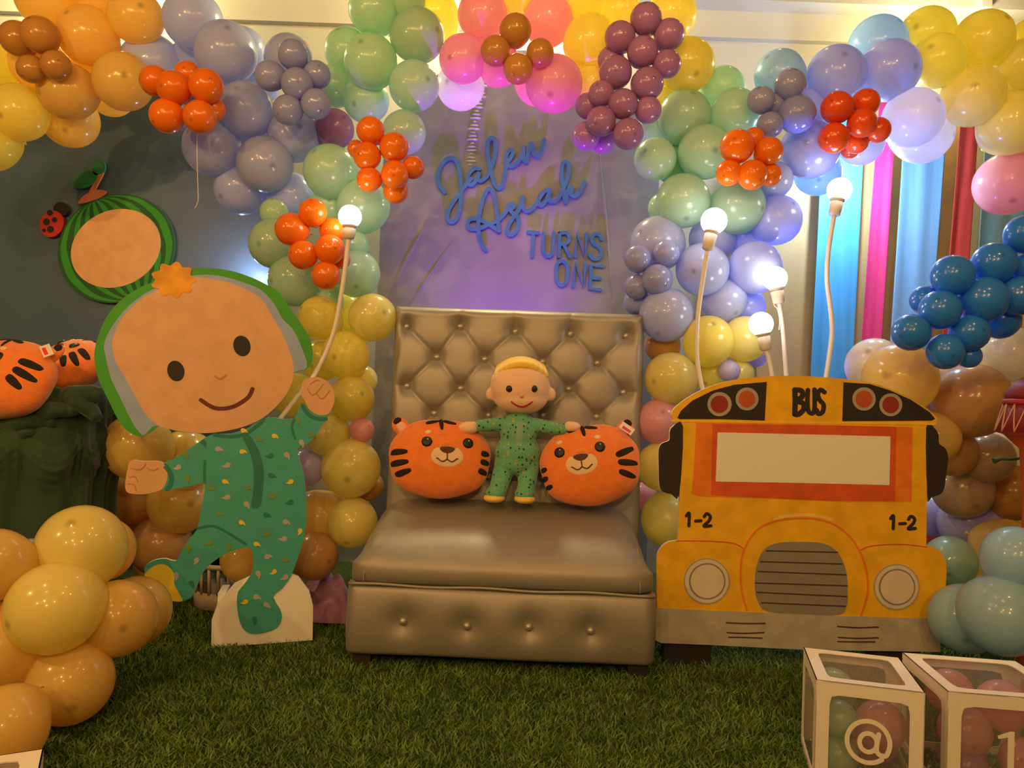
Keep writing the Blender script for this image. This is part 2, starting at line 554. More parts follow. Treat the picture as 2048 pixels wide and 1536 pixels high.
# local axes here: x across, y up, z towards the viewer; z=0 is the base front
W2 = 0.595
def ss(a, b_, x):
    t = max(0, min(1, (x - a) / (b_ - a)))
    return t * t * (3 - 2 * t)
zb0, zb1 = 0.055, 0.325
btn_base = [(-0.37, 0.19), (-0.125, 0.185), (0.11, 0.19), (0.345, 0.185)]
def base_fn(u, v):
    x = -W2 + 2 * W2 * u
    y = zb0 + (zb1 - zb0) * v
    e = min(x + W2, W2 - x)
    round_ = -0.05 * (1 - math.sqrt(max(0, 1 - max(0, 1 - e / 0.05) ** 2)))
    ey = min(y - zb0, zb1 - y)
    round_ += -0.02 * (1 - math.sqrt(max(0, 1 - max(0, 1 - ey / 0.02) ** 2)))
    h = 0.028 * math.sin(math.pi * min(1, max(0, v))) ** 0.6
    for bx, by in btn_base:
        dx, dy = x - bx, y - by
        h -= 0.024 * math.exp(-(dx * dx / 0.0035 + dy * dy / 0.0028))
        h -= 0.004 * math.exp(-(dx * dx / 0.0004)) * math.exp(-abs(dy) / 0.06)
    h += 0.004 * math.sin(x * 9 + y * 12)
    return (x, y, round_ + h)
b = MB(); b.grid(base_fn, 130, 50)
b.box((-W2 + 0.003, zb0 + 0.004, -0.60), (W2 - 0.003, zb1 - 0.004, -0.045))
b.build('seat_base', SOFA, sofa, True)
# piping along the top of the base
b = MB(); b.tube([(-W2 + 0.01 + (2 * W2 - 0.02) * k / 30, zb1 + 0.001 + 0.003 * math.sin(k * .6), 0.004) for k in range(31)], 0.006, 8)
b.build('piping', SOFA, sofa, True)
prof = spline([(-0.03, zb1 - 0.005), (0.0, zb1 + 0.01), (0.010, 0.365), (0.004, 0.405), (-0.024, 0.442), (-0.075, 0.475), (-0.15, 0.506), (-0.25, 0.535), (-0.38, 0.566), (-0.50, 0.588), (-0.60, 0.596)], 7)
def seat_fn(u, v):
    k = v * (len(prof) - 1)
    i = min(int(k), len(prof) - 2)
    t = k - i
    z = prof[i][0] * (1 - t) + prof[i + 1][0] * t
    y = prof[i][1] * (1 - t) + prof[i + 1][1] * t
    wloc = W2 - 0.012 - 0.018 * ss(0.42, 0.60, y)
    x = -wloc + 2 * wloc * u
    e = min(u, 1 - u) * 2 * wloc
    rr = 0.13
    ins = 1 - math.sqrt(max(0, 1 - max(0, 1 - e / rr) ** 2))
    if y > 0.40:
        y -= 0.115 * ins * ss(0.39, 0.50, y)
    z -= 0.05 * ins * (1 - ss(0.40, 0.50, y))
    y += 0.012 * (1 - (2 * u - 1) ** 2) * ss(0.44, 0.5, y)
    return (x, y, z)
b = MB(); b.grid(seat_fn, 90, 60)
b.box((-W2 + 0.05, zb1 - 0.01, -0.60), (W2 - 0.05, 0.42, -0.05))
b.build('seat_cushion', SOFA, sofa, True)
for sx in (-1, 1):
    b = MB(); b.tube([(sx * (W2 - 0.068), 0.49 - 0.155 * ss(0, 1, k / 14), -0.10 + 0.108 * ss(0, .8, k / 14)) for k in range(15)], 0.0025, 6)
    b.build('seam', SOFA, sofa, True)
# backrest, leaning back a little
bp_ = Plane(1025, 1010, 3.50, yaw=-1.2, floor=False)
BW = 0.577
BH = bp_.q(1035, 616)[1] - 0.0
lean = math.radians(3.0)
bm_ = Matrix.Translation(sofa.matrix_world.inverted() @ bp_.o) @ Matrix.Rotation(-lean, 4, 'X')
H0 = -0.35
def bpx(px, py):
    x, y = bp_.q(px, py)
    return (x, y)
rows = [[(811, 652), (920, 652), (1031, 662), (1142, 667), (1254, 671)], [(873, 714), (969, 718), (1086, 723), (1196, 726)],
        [(813, 772), (921, 777), (1030, 778), (1138, 778), (1248, 785)], [(868, 827), (978, 831), (1085, 831), (1194, 834)],
        [(812, 890), (921, 893), (1030, 895), (1139, 897), (1246, 900)], [(868, 950), (978, 952), (1085, 954), (1194, 956)]]
rows = [[bpx(*p) for p in r] for r in rows]
bts = [p for r in rows for p in r]
segs = []
for i in range(len(rows) - 1):
    for a in rows[i]:
        for c in rows[i + 1]:
            if abs(a[0] - c[0]) < 0.20:
                segs.append((a, c))
for a in rows[0][1:4]:
    segs.append((a, (a[0] - 0.003, BH)))
segs.append((rows[2][0], (-BW, rows[2][0][1] + 0.005))); segs.append((rows[2][4], (BW, rows[2][4][1])))
segs.append((rows[4][0], (-BW, rows[4][0][1]))); segs.append((rows[4][4], (BW, rows[4][4][1])))
BTA = np.array(bts)
SA = np.array([s_[0] for s_ in segs]); SB = np.array([s_[1] for s_ in segs])
def back_h(x, y):
    d2 = ((BTA - (x, y)) ** 2).sum(1)
    h = -0.030 * np.exp(-d2 / 0.0011).sum() - 0.009 * np.exp(-d2 / 0.0060).sum()
    ab = SB - SA
    t = np.clip((((x, y) - SA) * ab).sum(1) / (ab ** 2).sum(1), 0, 1)
    dd = ((SA + ab * t[:, None] - (x, y)) ** 2).sum(1).min()
    h -= 0.008 * math.exp(-dd / 0.00008) + 0.0028 * math.exp(-dd / 0.0012)
    return float(h)
def back_fn(u, v):
    x = -BW + 2 * BW * u
    y = H0 + (BH - H0) * v
    e = min(x + BW, BW - x, BH - y)
    rr = 0.045
    h = 0.0
    if e < rr:
        h = -0.085 * (1 - math.sqrt(max(0, 1 - (1 - e / rr) ** 2)))
    k = min(1, e / 0.06)
    return (x, y, 0.052 + back_h(x, y) * k + h)
b = MB(); b.m = bm_; b.grid(back_fn, 150, 170)
b.box((-BW, H0, -0.10), (BW, BH, -0.022))
b.build('backrest', SOFA, sofa, True)
for (x, y) in bts:
    b = MB(); b.m = bm_ @ Matrix.Translation((x, y, 0.052 + back_h(x, y) + 0.008)); b.ell((0, 0, 0), (0.0150, 0.0150, 0.011), 14, 8)
    b.build('button', BTN, sofa, True)
for (x, y) in btn_base:
    p = base_fn((x + W2) / (2 * W2), (y - zb0) / (zb1 - zb0))
    b = MB(); b.m = Matrix.Translation((p[0], p[1], p[2] + 0.008)); b.ell((0, 0, 0), (0.0155, 0.0155, 0.012), 14, 8)
    b.build('button', BTN, sofa, True)
for x in (-0.53, 0.53):
    for z in (-0.06, -0.55):
        b = MB(); b.box((x - 0.035, 0, z - 0.035), (x + 0.035, zb0 + 0.01, z + 0.035)); b.build('leg', DARKWOOD, sofa)
tag(sofa, 'wide silver tufted loveseat with a tall buttoned back on the grass', 'sofa')

# ------------------------------------------------------------------ tiger pillows
TIG = mat('orange_plush', (0.93, 0.235, 0.035), 0.9, noise=0.06, nscale=30, bump=0.35, bscale=260, sheen=0.5)
TBLK = mat('black_plush', (0.02, 0.014, 0.012), 0.95, bump=0.2, bscale=260)
TCRM = mat('cream_plush', (0.85, 0.62, 0.42), 0.95, bump=0.2, bscale=260)
TBRN = mat('brown_nose_plush', (0.12, 0.045, 0.025), 0.9)
EYE = mat('black_eye', (0.012, 0.01, 0.01), 0.5)
TPNK = mat('ear_lining', (0.90, 0.50, 0.36), 0.9)
TAGM = mat('paper_tag', (0.85, 0.75, 0.7), 0.4)
TAGR = mat('red_tag_print', (0.75, 0.06, 0.04), 0.4)

def tiger(label, m4, a, bb, th, sx, ear_l=True, ear_r=True, paper=False, stripes_l=None, stripes_r=None, top=0.0, brows=(1, 1), group='tiger face pillows'):
    root = empty('tiger_pillow', m4)
    e = 2.35
    def surf(x, y):
        r = (abs(x / a) ** e + abs(y / bb) ** e)
        return th * math.sqrt(max(0.0, 1 - min(1, r) ** 0.95))
    mb = MB()
    n, m = 56, 22
    vs, fs = [], []
    for i in range(2 * m + 1):
        ph = -math.pi / 2 + math.pi * i / (2 * m)
        rho = math.cos(ph)
        for k in range(n):
            t = 2 * math.pi * k / n
            c, s_ = math.cos(t), math.sin(t)
            q = (abs(c) ** e + abs(s_) ** e) ** (-1 / e)
            x, y = a * c * q * rho, bb * s_ * q * rho
            z = surf(x, y) * (1 if ph > 0 else -1)
            if abs(ph) < 1e-6: z = 0
            wob = 0.004 * math.sin(7 * t) * (1 - rho * 0.2) * (rho > 0.9)
            vs.append((x * (1 + wob / a), y * (1 + wob / a), z))
    for i in range(2 * m):
        for k in range(n):
            j = (k + 1) % n
            fs.append((i * n + k, i * n + j, (i + 1) * n + j, (i + 1) * n + k))
    mb.add(vs, fs)
    mb.build('pillow_body', TIG, root, True, weld=True)
    def patch(name, pts, mt, off=0.002, parent=root, dome=0.0):
        pts = [(x * a, y * bb) for x, y in pts]
        cx = sum(p[0] for p in pts) / len(pts); cy = sum(p[1] for p in pts) / len(pts)
        q = MB()
        K = 6
        vs = [(cx, cy, surf(cx, cy) + off + dome)]
        fs = []
        L = len(pts)
        for i in range(1, K + 1):
            t = i / K
            for p in pts:
                x, y = cx + (p[0] - cx) * t, cy + (p[1] - cy) * t
                vs.append((x, y, surf(x, y) + (off if i < K else 0.0003) + dome * math.sqrt(max(0, 1 - t * t))))
        for k in range(L):
            fs.append((0, 1 + k, 1 + (k + 1) % L))
        for i in range(K - 1):
            for k in range(L):
                j = (k + 1) % L
                fs.append((1 + i * L + k, 1 + (i + 1) * L + k, 1 + (i + 1) * L + j, 1 + i * L + j))
        q.add(vs, fs)
        return q.build(name, mt, parent, True)
    def bar(cx, cy, L, w_, ang):
        c, s_ = math.cos(ang), math.sin(ang)
        raw = [(-L, -w_ * .75), (-L * .2, -w_ * 1.1), (L * .8, -w_ * .7), (L, 0), (L * .8, w_ * .7), (-L * .2, w_ * 1.1), (-L, w_ * .75)]
        raw = spline(raw, 3, True)
        return [(cx + x * c - y * s_ * bb / a, cy + (x * s_ * a / bb) + y * c) for x, y in raw]
    mz = patch('muzzle', [(sx + x, y - 0.10) for x, y in disc(0, 0.08, 0.31, 0.27, 30)], TCRM, 0.003)
    nz = patch('nose', spline([(sx - .16, 0.17), (sx, 0.225), (sx + .16, 0.17), (sx + .10, .07), (sx, .035), (sx - .10, .07)], 4, True), TBRN, 0.006)
    # orange bridge above the nose
    patch('muzzle_bridge', spline([(sx - .19, .17), (sx - .12, .30), (sx, .34), (sx + .12, .30), (sx + .19, .17), (sx, .245)], 4, True), TIG, 0.0045)
    mo = MB()
    def s3(x, y, o=0.0055): return (x * a, y * bb, surf(x * a, y * bb) + o)
    for sg in (-1, 1):
        mo.tube([s3(sx + sg * t * .21, -0.10 - 0.07 * math.sin(math.pi * min(1, t * 1.15)) + .015 * t) for t in [i / 12 for i in range(13)]], 0.0026, 6)
    mo.tube([s3(sx, 0.05 - 0.15 * i / 6) for i in range(7)], 0.0024, 6)
    mo.build('mouth_stitch', TBRN, root, True)
    for i, ex in enumerate((-0.40, 0.40)):
        patch('eye', disc(sx + ex, 0.33, 0.105, 0.135, 24), EYE, 0.003, dome=0.006)
        patch('eye_glint', disc(sx + ex + 0.015, 0.385, 0.016, 0.020, 10), TCRM, 0.0105)
        if brows[i]:
            patch('eyebrow_spot', disc(sx + ex + (0.02 if i == 0 else -0.02), 0.585, 0.065, 0.055, 16, 0.3 if i == 0 else -0.3), TCRM, 0.003)
    for (cx, cy, L, w_, ang) in (stripes_l or []) + (stripes_r or []):
        patch('stripe', bar(cx, cy, L, w_, ang), TBLK, 0.003)
    for (cx, L, ang) in ((top - .17, .13, 0.25), (top + .17, .13, -0.25), (top, .13, -1.45)):
        patch('stripe', bar(cx, 0.90 - (0.09 if abs(ang) > 1 else 0.02), L, 0.05, ang), TBLK, 0.003)
    for sg, on in ((-1, ear_l), (1, ear_r)):
        if not on: continue
        c = (sg * a * 0.76, bb * 0.74)
        q = MB()
        q.m = Matrix.Translation((c[0], c[1], 0)) @ Matrix.Rotation(-sg * 0.72, 4, 'Z')
        q.ell((0, 0.01, 0), (0.036, 0.048, 0.018), 18, 10)
        er = q.build('ear', TIG, root, True)
        q2 = MB(); q2.m = q.m; q2.ell((0, 0.006, 0.008), (0.024, 0.033, 0.014), 16, 8)
        q2.build('ear_lining', TPNK, er, True)
        q2 = MB(); q2.m = q.m; q2.ell((-sg * 0.002, 0.036, 0.003), (0.022, 0.020, 0.018), 12, 8)
        q2.build('ear_tip', TBLK, er, True)
        if paper and sg == (1 if paper == 1 else -1):
            q = MB(); q.m = Matrix.Translation((c[0] + sg * 0.012, c[1] + 0.0, 0.045)) @ Matrix.Rotation(-0.75 * sg, 4, 'Z') @ Matrix.Rotation(-0.4, 4, 'X')
            q.box((-0.030, -0.018, 0), (0.032, 0.020, 0.0015)); tg = q.build('paper_tag', TAGM, root)
            q2 = MB(); q2.m = q.m; q2.box((-0.018, -0.012, 0.0015), (0.022, 0.002, 0.0024)); q2.build('tag_print', TAGR, tg)
    tag(root, label, 'pillow', group)
    return root

def face_mat(px, py, Y, yaw=0, roll=0, pitch=0):
    """x across, y up, z towards the viewer"""
    o = P(px, py, Y)
    return Matrix.Translation(o) @ Matrix.Rotation(math.radians(yaw), 4, 'Z') @ Matrix.Rotation(math.radians(90 - pitch), 4, 'X') @ Matrix.Rotation(math.radians(roll), 4, 'Z')
k = 3.34 / F
tiger('orange tiger face pillow on the loveseat, by the doll hand toward the painted child board', face_mat(880, 917, 3.34, 6, 0, 14), 101 * k, 79 * k, 0.095, 0.13, True, False,
      stripes_l=[(-.80, .08, .17, .075, 0.0), (-.77, -.19, .17, .075, 0.10), (-.70, -.43, .16, .075, 0.30)],
      stripes_r=[(.89, .10, .09, .07, 0.0), (.88, -.12, .09, .07, -0.1), (.84, -.36, .09, .07, -0.3)], top=0.0, brows=(1, 0))
tiger('orange tiger face pillow on the loveseat, by the bus board with a paper tag', face_mat(1180, 930, 3.32, -6, 10, 14), 99 * k, 80 * k, 0.095, -0.17, False, True, paper=1,
      stripes_l=[(-.92, -.02, .06, .06, 0), (-.92, -.24, .06, .06, .1), (-.86, -.46, .07, .06, .2)],
      stripes_r=[(.72, .16, .20, .075, 0.34), (.74, -.12, .19, .075, -0.12), (.70, -.40, .17, .07, -0.42)], top=-0.05)
kk = 3.25 / F
st_r = [(.74, .30, .20, .085, -0.16), (.72, .03, .20, .085, -0.32), (.62, -.20, .16, .085, -0.55)]
st_l = [(-.74, .24, .18, .075, 0.2), (-.74, -.02, .18, .075, 0.0), (-.68, -.28, .16, .075, -0.2)]
tiger('orange tiger pillow in front on the green podium, cut by the picture edge', face_mat(8, 757, 3.12, -12, -5, 22), 108 * kk, 80 * kk, 0.10, -0.28, True, True, paper=1, stripes_r=st_r, stripes_l=st_l, group='tiger pillows on the green podium')
tiger('orange tiger pillow lying back on the podium against the navy panel', face_mat(140, 734, 3.52, -30, -14, 52), 92 * kk * 1.05, 74 * kk * 1.05, 0.10, -0.1, True, False, stripes_r=st_r, stripes_l=st_l, group='tiger pillows on the green podium')

# ------------------------------------------------------------------ cloth doll between the pillows (a plain rag doll)
def blob(name, parts, mt, parent, vox=0.006, smooth=6):
    q = MB()
    for p in parts:
        if p[0] == 'e':
            q.ell(p[1], p[2], 20, 12)
        else:
            a_, b_, r1, r2 = Vector(p[1]), Vector(p[2]), p[3], p[4]
            n_ = 9
            for i in range(n_ + 1):
                t = i / n_
                c = a_.lerp(b_, t); r = r1 + (r2 - r1) * t
                q.ell(c, (r, r, r), 14, 9)
    o = q.build(name, mt, parent, True)
    rm = o.modifiers.new('remesh', 'REMESH'); rm.mode = 'VOXEL'; rm.voxel_size = vox; rm.use_smooth_shade = True
    sm = o.modifiers.new('smooth', 'SMOOTH'); sm.iterations = smooth; sm.factor = 0.6
    return o
PEACH = mat('peach_plush', (0.92, 0.60, 0.42), 0.9, bump=0.12, bscale=300, sheen=0.4)
YELP = mat('yellow_plush', (0.90, 0.62, 0.10), 0.9, bump=0.2, bscale=200, sheen=0.3)
# green romper cloth with a printed scatter of small dots
ROMP = mat('green_print_cloth', (0.13, 0.45, 0.40), 0.9, bump=0.15, bscale=300, sheen=0.3)
nt = ROMP.node_tree
tc = nt.nodes.new('ShaderNodeTexCoord')
vo = nt.nodes.new('ShaderNodeTexVoronoi'); vo.inputs['Scale'].default_value = 58; vo.inputs['Randomness'].default_value = 0.8
nt.links.new(tc.outputs['Object'], vo.inputs['Vector'])
lt = nt.nodes.new('ShaderNodeMath'); lt.operation = 'LESS_THAN'; lt.inputs[1].default_value = 0.30
nt.links.new(vo.outputs['Distance'], lt.inputs[0])
sp = nt.nodes.new('ShaderNodeSeparateColor'); nt.links.new(vo.outputs['Color'], sp.inputs[0])
rp = nt.nodes.new('ShaderNodeValToRGB'); rp.color_ramp.interpolation = 'CONSTANT'
els = rp.color_ramp.elements
els[0].color = (0.025, 0.06, 0.05, 1); els[1].position = 0.55; els[1].color = (0.55, 0.36, 0.10, 1)
e_ = els.new(0.78); e_.color = (0.18, 0.50, 0.36, 1)
nt.links.new(sp.outputs[0], rp.inputs[0])
mx = nt.nodes.new('ShaderNodeMix'); mx.data_type = 'RGBA'
mx.inputs[6].default_value = (0.13, 0.42, 0.26, 1)
nt.links.new(lt.outputs[0], mx.inputs[0]); nt.links.new(rp.outputs[0], mx.inputs[7])
nt.links.new(mx.outputs[2], nt.nodes['Principled BSDF'].inputs['Base Color'])

dp = Plane(1032, 1000, 3.36, floor=False)
doll = empty('rag_doll', dp.mat)
kd = 3.36 / F
def D(px, py, z=0.0):
    x, y = dp.q(px, py)
    return (x, y, z)
def E(px, py, rx, ry, rz, z=0.0): return ('e', D(px, py, z), (rx * kd, ry * kd, rz * kd))
def Cc(p, q_, r1, r2, z1=0.0, z2=0.0): return ('c', D(*p, z1), D(*q_, z2), r1 * kd, r2 * kd)
blob('romper', [E(1037, 868, 37, 46, 32), E(1035, 905, 46, 38, 36), E(1032, 925, 44, 26, 34),
    Cc((1010, 930), (995, 982), 22, 18, 0.0, 0.05), Cc((1058, 930), (1051, 984), 22, 18, 0.0, 0.05), E(991, 983, 20, 15, 24, 0.06), E(1049, 985, 20, 15, 24, 0.06),
    Cc((1008, 848), (960, 851), 15, 13, 0.0, 0.03), Cc((1068, 850), (1124, 858), 15, 13, 0.0, 0.03)], ROMP, doll)
for (x, y) in ((989, 992), (1049, 994)):
    blob('foot_sole', [E(x, y, 22, 9, 27, 0.068)], YELP, doll)
blob('hand', [E(938, 855, 21, 13, 14, 0.035), E(948, 848, 8, 6, 8, 0.045)], PEACH, doll)
blob('hand', [E(1143, 853, 18, 11, 14, 0.035), E(1136, 847, 7, 6, 8, 0.045)], PEACH, doll)
hd = blob('head', [E(1040, 772, 60, 54, 48), E(1041, 797, 54, 32, 44), E(981, 788, 10, 14, 9), E(1102, 789, 10, 14, 9)], PEACH, doll, 0.007, 4)
def head_z(px, py):
    t = 1 - ((px - 1040) / 60) ** 2 - ((py - 772) / 54) ** 2
    t2 = 1 - ((px - 1041) / 54) ** 2 - ((py - 797) / 32) ** 2
    return max(48 * kd * math.sqrt(max(0, t)), 44 * kd * math.sqrt(max(0, t2)))
for ex in (1019, 1067):
    q = MB(); q.ell(D(ex, 778, head_z(ex, 778) - 0.002), (0.015, 0.015, 0.007), 14, 8); q.build('button_eye', EYE, doll, True)
q = MB(); q.ell(D(1043, 793, head_z(1043, 793)), (0.008, 0.007, 0.007), 12, 8); q.build('nose', mat('pink_nose', (0.85, 0.30, 0.22), 0.8), doll, True)
q = MB(); q.tube([D(1022 + 42 * t, 803 + 10 * math.sin(math.pi * t), head_z(1022 + 42 * t, 803 + 10 * math.sin(math.pi * t)) + 0.001) for t in [i / 12 for i in range(13)]], 0.0035, 8)
q.build('mouth_stitch', mat('red_thread', (0.35, 0.03, 0.02), 0.8), doll, True)
# cropped yellow wool hair: a row of yarn loops over the crown
hair = []
for i in range(11):
    t = -1 + 2 * i / 10
    hair.append(('c', D(1042 + 46 * t, 731 + 20 * t * t, 0.070 - 0.045 * t * t), D(1042 + 40 * t, 722 + 14 * t * t, -0.06), 9 * kd, 12 * kd))
blob('wool_hair', hair, YELP, doll, 0.006, 2)
q = MB()
def fz(px, py):
    t = 1 - ((px - 1037) / 37) ** 2 - ((py - 868) / 46) ** 2
    t2 = 1 - ((px - 1035) / 46) ** 2 - ((py - 905) / 38) ** 2
    return max(32 * kd * math.sqrt(max(0, t)), 36 * kd * math.sqrt(max(0, t2)))
q.grid(lambda u, v: D(1036 + 13 * (u - .2) - 2 * v, 843 + 47 * v, fz(1036, 843 + 47 * v) - 0.001 + 0.002 * math.sin(math.pi * u)), 4, 14)
q.build('button_placket', mat('grey_green_cloth', (0.24, 0.42, 0.36), 0.9), doll, True)
tag(doll, 'peach-faced cloth doll in a spotted green romper, between the tiger pillows', 'doll')
# ------------------------------------------------------------------ painted child board (a plain hooded child, own design)
PL = Plane(523, 1290, 3.17, yaw=13)
child = empty('painted_child_board', PL.mat)
def paint(n_, c, **k): return mat(n_, c, 0.62, noise=k.pop('noise', 0.06), nscale=12, bump=0.06, bscale=90, **k)
SKIN = paint('peach_paint', (0.70, 0.40, 0.23))
HOOD = paint('leaf_green_paint', (0.05, 0.34, 0.03))
LINE = paint('grey_blue_paint', (0.30, 0.40, 0.70))
PYJ = paint('teal_green_paint', (0.055, 0.38, 0.36))
PYD = paint('dark_teal_paint', (0.02, 0.20, 0.17))
PORA = paint('amber_paint', (0.75, 0.33, 0.02), noise=0.2)
PYEL = paint('yellow_paint', (0.80, 0.62, 0.05))
PLIL = paint('lilac_paint', (0.42, 0.42, 0.46))
PSKL = paint('skin_line_paint', (0.50, 0.22, 0.10))
C6 = lambda pts: PL.qs(pts, 180, 500, 3.84)
C3 = lambda pts: PL.qs(pts, 160, 780, 3.2)
hood = C6(spline([(380, 1430), (290, 1390), (215, 1300), (130, 1130), (62, 980), (33, 820), (58, 680), (130, 510), (250, 375), (400, 280), (520, 232), (640, 185), (740, 150), (850, 138), (960, 142), (1100, 165), (1250, 215), (1380, 280),
    (1460, 335), (1540, 450), (1630, 580), (1695, 700), (1712, 820), (1690, 890), (1640, 925), (1565, 945), (1520, 1085), (1450, 1185), (1330, 1290), (1200, 1352), (1050, 1390), (900, 1408), (750, 1402), (640, 1386), (540, 1350), (470, 1395)], 4, True))
body = C3(spline([(850, 283), (780, 320), (680, 390), (600, 440), (530, 474), (562, 550), (525, 643), (620, 630), (720, 612), (795, 594), (792, 680), (772, 780), (750, 890), (700, 950), (650, 1030), (612, 1095), (550, 1080), (480, 1088), (425, 1118),
    (412, 1155), (425, 1210), (480, 1270), (570, 1342), (640, 1354), (710, 1328), (745, 1262), (775, 1185), (845, 1105), (950, 1040), (1082, 1004), (1107, 1065), (1108, 1150), (1060, 1230), (1012, 1290), (1004, 1360), (1015, 1450), (1042, 1525), (1100, 1560),
    (1180, 1552), (1260, 1522), (1292, 1460), (1280, 1400), (1236, 1322), (1290, 1272), (1350, 1190), (1392, 1080), (1432, 950), (1450, 800), (1445, 640), (1422, 500), (1390, 375), (1450, 350), (1502, 300), (1560, 212), (1588, 165), (1520, 158), (1462, 130), (1440, 88),
    (1400, 110), (1370, 185), (1250, 178), (1165, 180), (1080, 240), (960, 280)], 2, True))
hand_l = C3(spline([(535, 472), (490, 455), (400, 455), (325, 452), (302, 520), (290, 600), (305, 655), (400, 667), (480, 652), (528, 632), (556, 580), (560, 525)], 4, True))
hand_r = C6(spline([(1640, 1005), (1700, 978), (1780, 985), (1850, 1040), (1877, 1110), (1872, 1180), (1832, 1255), (1760, 1268), (1690, 1230), (1650, 1160), (1618, 1090)], 4, True))
base = PL.qs([(422, 1296), (423, 1240), (436, 1205), (468, 1168), (515, 1146), (562, 1141), (597, 1154), (618, 1182), (626, 1212), (625, 1281)])
T = 0.018
b = MB()
for pts in (hood, body, hand_l, hand_r): b.plate(pts, -T, 0)
b.build('board', EDGE, child)
b = MB(); b.plate(base, -T - 0.003, -0.004); b.box((-0.18, 0.0, -0.16), (-0.15, 0.22, -T)); b.box((0.10, 0.0, -0.16), (0.13, 0.22, -T))
tag(b.build('stand', WHITE, child), 'white arched foot of the board')
def lay(name, pts, mt, lvl, label=None):
    q = MB(); q.plate(pts, 0.0002, 0.0010 + 0.0010 * lvl)
    o = q.build(name, mt, child)
    if label: o['label'] = label
    return o
def sk(name, ptsl, mt, wd, lvl, cl=False):
    for p in ptsl:
        q = MB(); q.stroke(p, wd, 0.0002, 0.0010 + 0.0010 * lvl, 6, cl); q.build(name, mt, child)
cx_, cy_ = PL.q(412, 716)
def scale(pts, f): return [(cx_ + (x - cx_) * f, cy_ + (y - cy_) * f) for x, y in pts]
face = C6(spline([(172, 740), (190, 640), (250, 520), (380, 390), (500, 318), (650, 248), (820, 212), (960, 228), (1100, 262), (1250, 330), (1345, 410), (1400, 510), (1465, 620), (1535, 780), (1567, 930), (1530, 1070), (1450, 1182), (1330, 1288), (1200, 1350), (1050, 1388), (900, 1405),
    (750, 1400), (600, 1372), (500, 1330), (420, 1250), (330, 1090), (258, 960), (200, 860)], 3, True))
lay('hood', hood, HOOD, 0, 'leaf green hood around the face')
lin = C6(spline([(118, 800), (108, 735), (150, 620), (260, 470), (400, 350), (560, 270), (760, 205), (900, 190), (1050, 210), (1220, 265), (1320, 310), (1420, 420), (1480, 530), (1560, 610), (1630, 760), (1668, 900), (1575, 935), (1500, 1000), (1400, 1200), (1200, 1345), (900, 1400), (640, 1380), (500, 1350), (440, 1400), (400, 1420), (330, 1330), (240, 1150), (160, 980)], 3, True))
lay('hood_lining', lin, LINE, 1, 'grey-blue lining of the hood')
lay('face', face, SKIN, 2)
pom = [(347 + (41 + 5 * math.cos(9 * a)) * math.cos(a), 560 + (33 + 4 * math.cos(9 * a)) * math.sin(a)) for a in (2 * math.pi * k / 72 for k in range(72))]
b = MB(); b.plate(PL.qs(pom), -0.012, 0.0045); b.build('pompom', PORA, child)
for (x, y) in ((352, 742), (484, 692)):
    lay('eye', PL.qs(disc(x, y, 17, 21, 24, -0.3)), BLACK, 3)
sk('smile', [PL.qs([(402, 800), (430, 816), (464, 814), (495, 796), (505, 778)])], paint('dark_red_paint', (0.14, 0.02, 0.012)), 0.016, 3)
sk('nose', [PL.qs([(430, 752), (441, 758), (452, 750)])], PSKL, 0.006, 3)
lay('pyjamas', body, PYJ, 0)
lay('hand', hand_l, SKIN, 1)
lay('hand', hand_r, SKIN, 1)
sk('finger_line', [C3([(320, 560), (350, 552), (372, 585)]), C3([(330, 500), (380, 510), (410, 490), (420, 470)]), C3([(310, 600), (345, 605), (360, 640)]), C3([(430, 500), (470, 515), (500, 500)])], PSKL, 0.004, 2)
sk('finger_line', [C6([(1670, 1060), (1700, 1110), (1740, 1095), (1790, 1030)]), C6([(1740, 1100), (1770, 1140), (1800, 1130), (1840, 1080)]), C6([(1690, 1030), (1740, 1000), (1760, 1005)])], PSKL, 0.004, 2)
lay('placket', C3(spline([(1035, 287), (1085, 292), (1130, 360), (1165, 450), (1176, 560), (1166, 680), (1150, 748), (1096, 748), (1110, 640), (1110, 500), (1082, 390)], 4, True)), PYD, 1)
sk('collar', [C3([(860, 287), (960, 298), (1060, 280), (1150, 215), (1175, 185)])], PYD, 0.014, 1)
sk('cuff', [C3([(545, 485), (580, 535), (585, 590), (560, 635)])], PYD, 0.018, 1)
sk('cuff', [C3([(1425, 100), (1455, 150), (1510, 182), (1575, 185)])], PYD, 0.016, 1)
sk('seam_line', [C3([(800, 455), (796, 520), (798, 590)]), C3([(1370, 190), (1356, 240), (1376, 310)]), C3([(755, 885), (850, 870), (940, 910), (1060, 985)])], PYD, 0.010, 1)
lay('sole', C3(spline([(418, 1175), (470, 1128), (530, 1115), (578, 1140), (606, 1190), (604, 1240), (640, 1310), (655, 1350), (570, 1342), (480, 1268), (425, 1212)], 4, True)), PYEL, 1, 'yellow sole of the lifted foot')
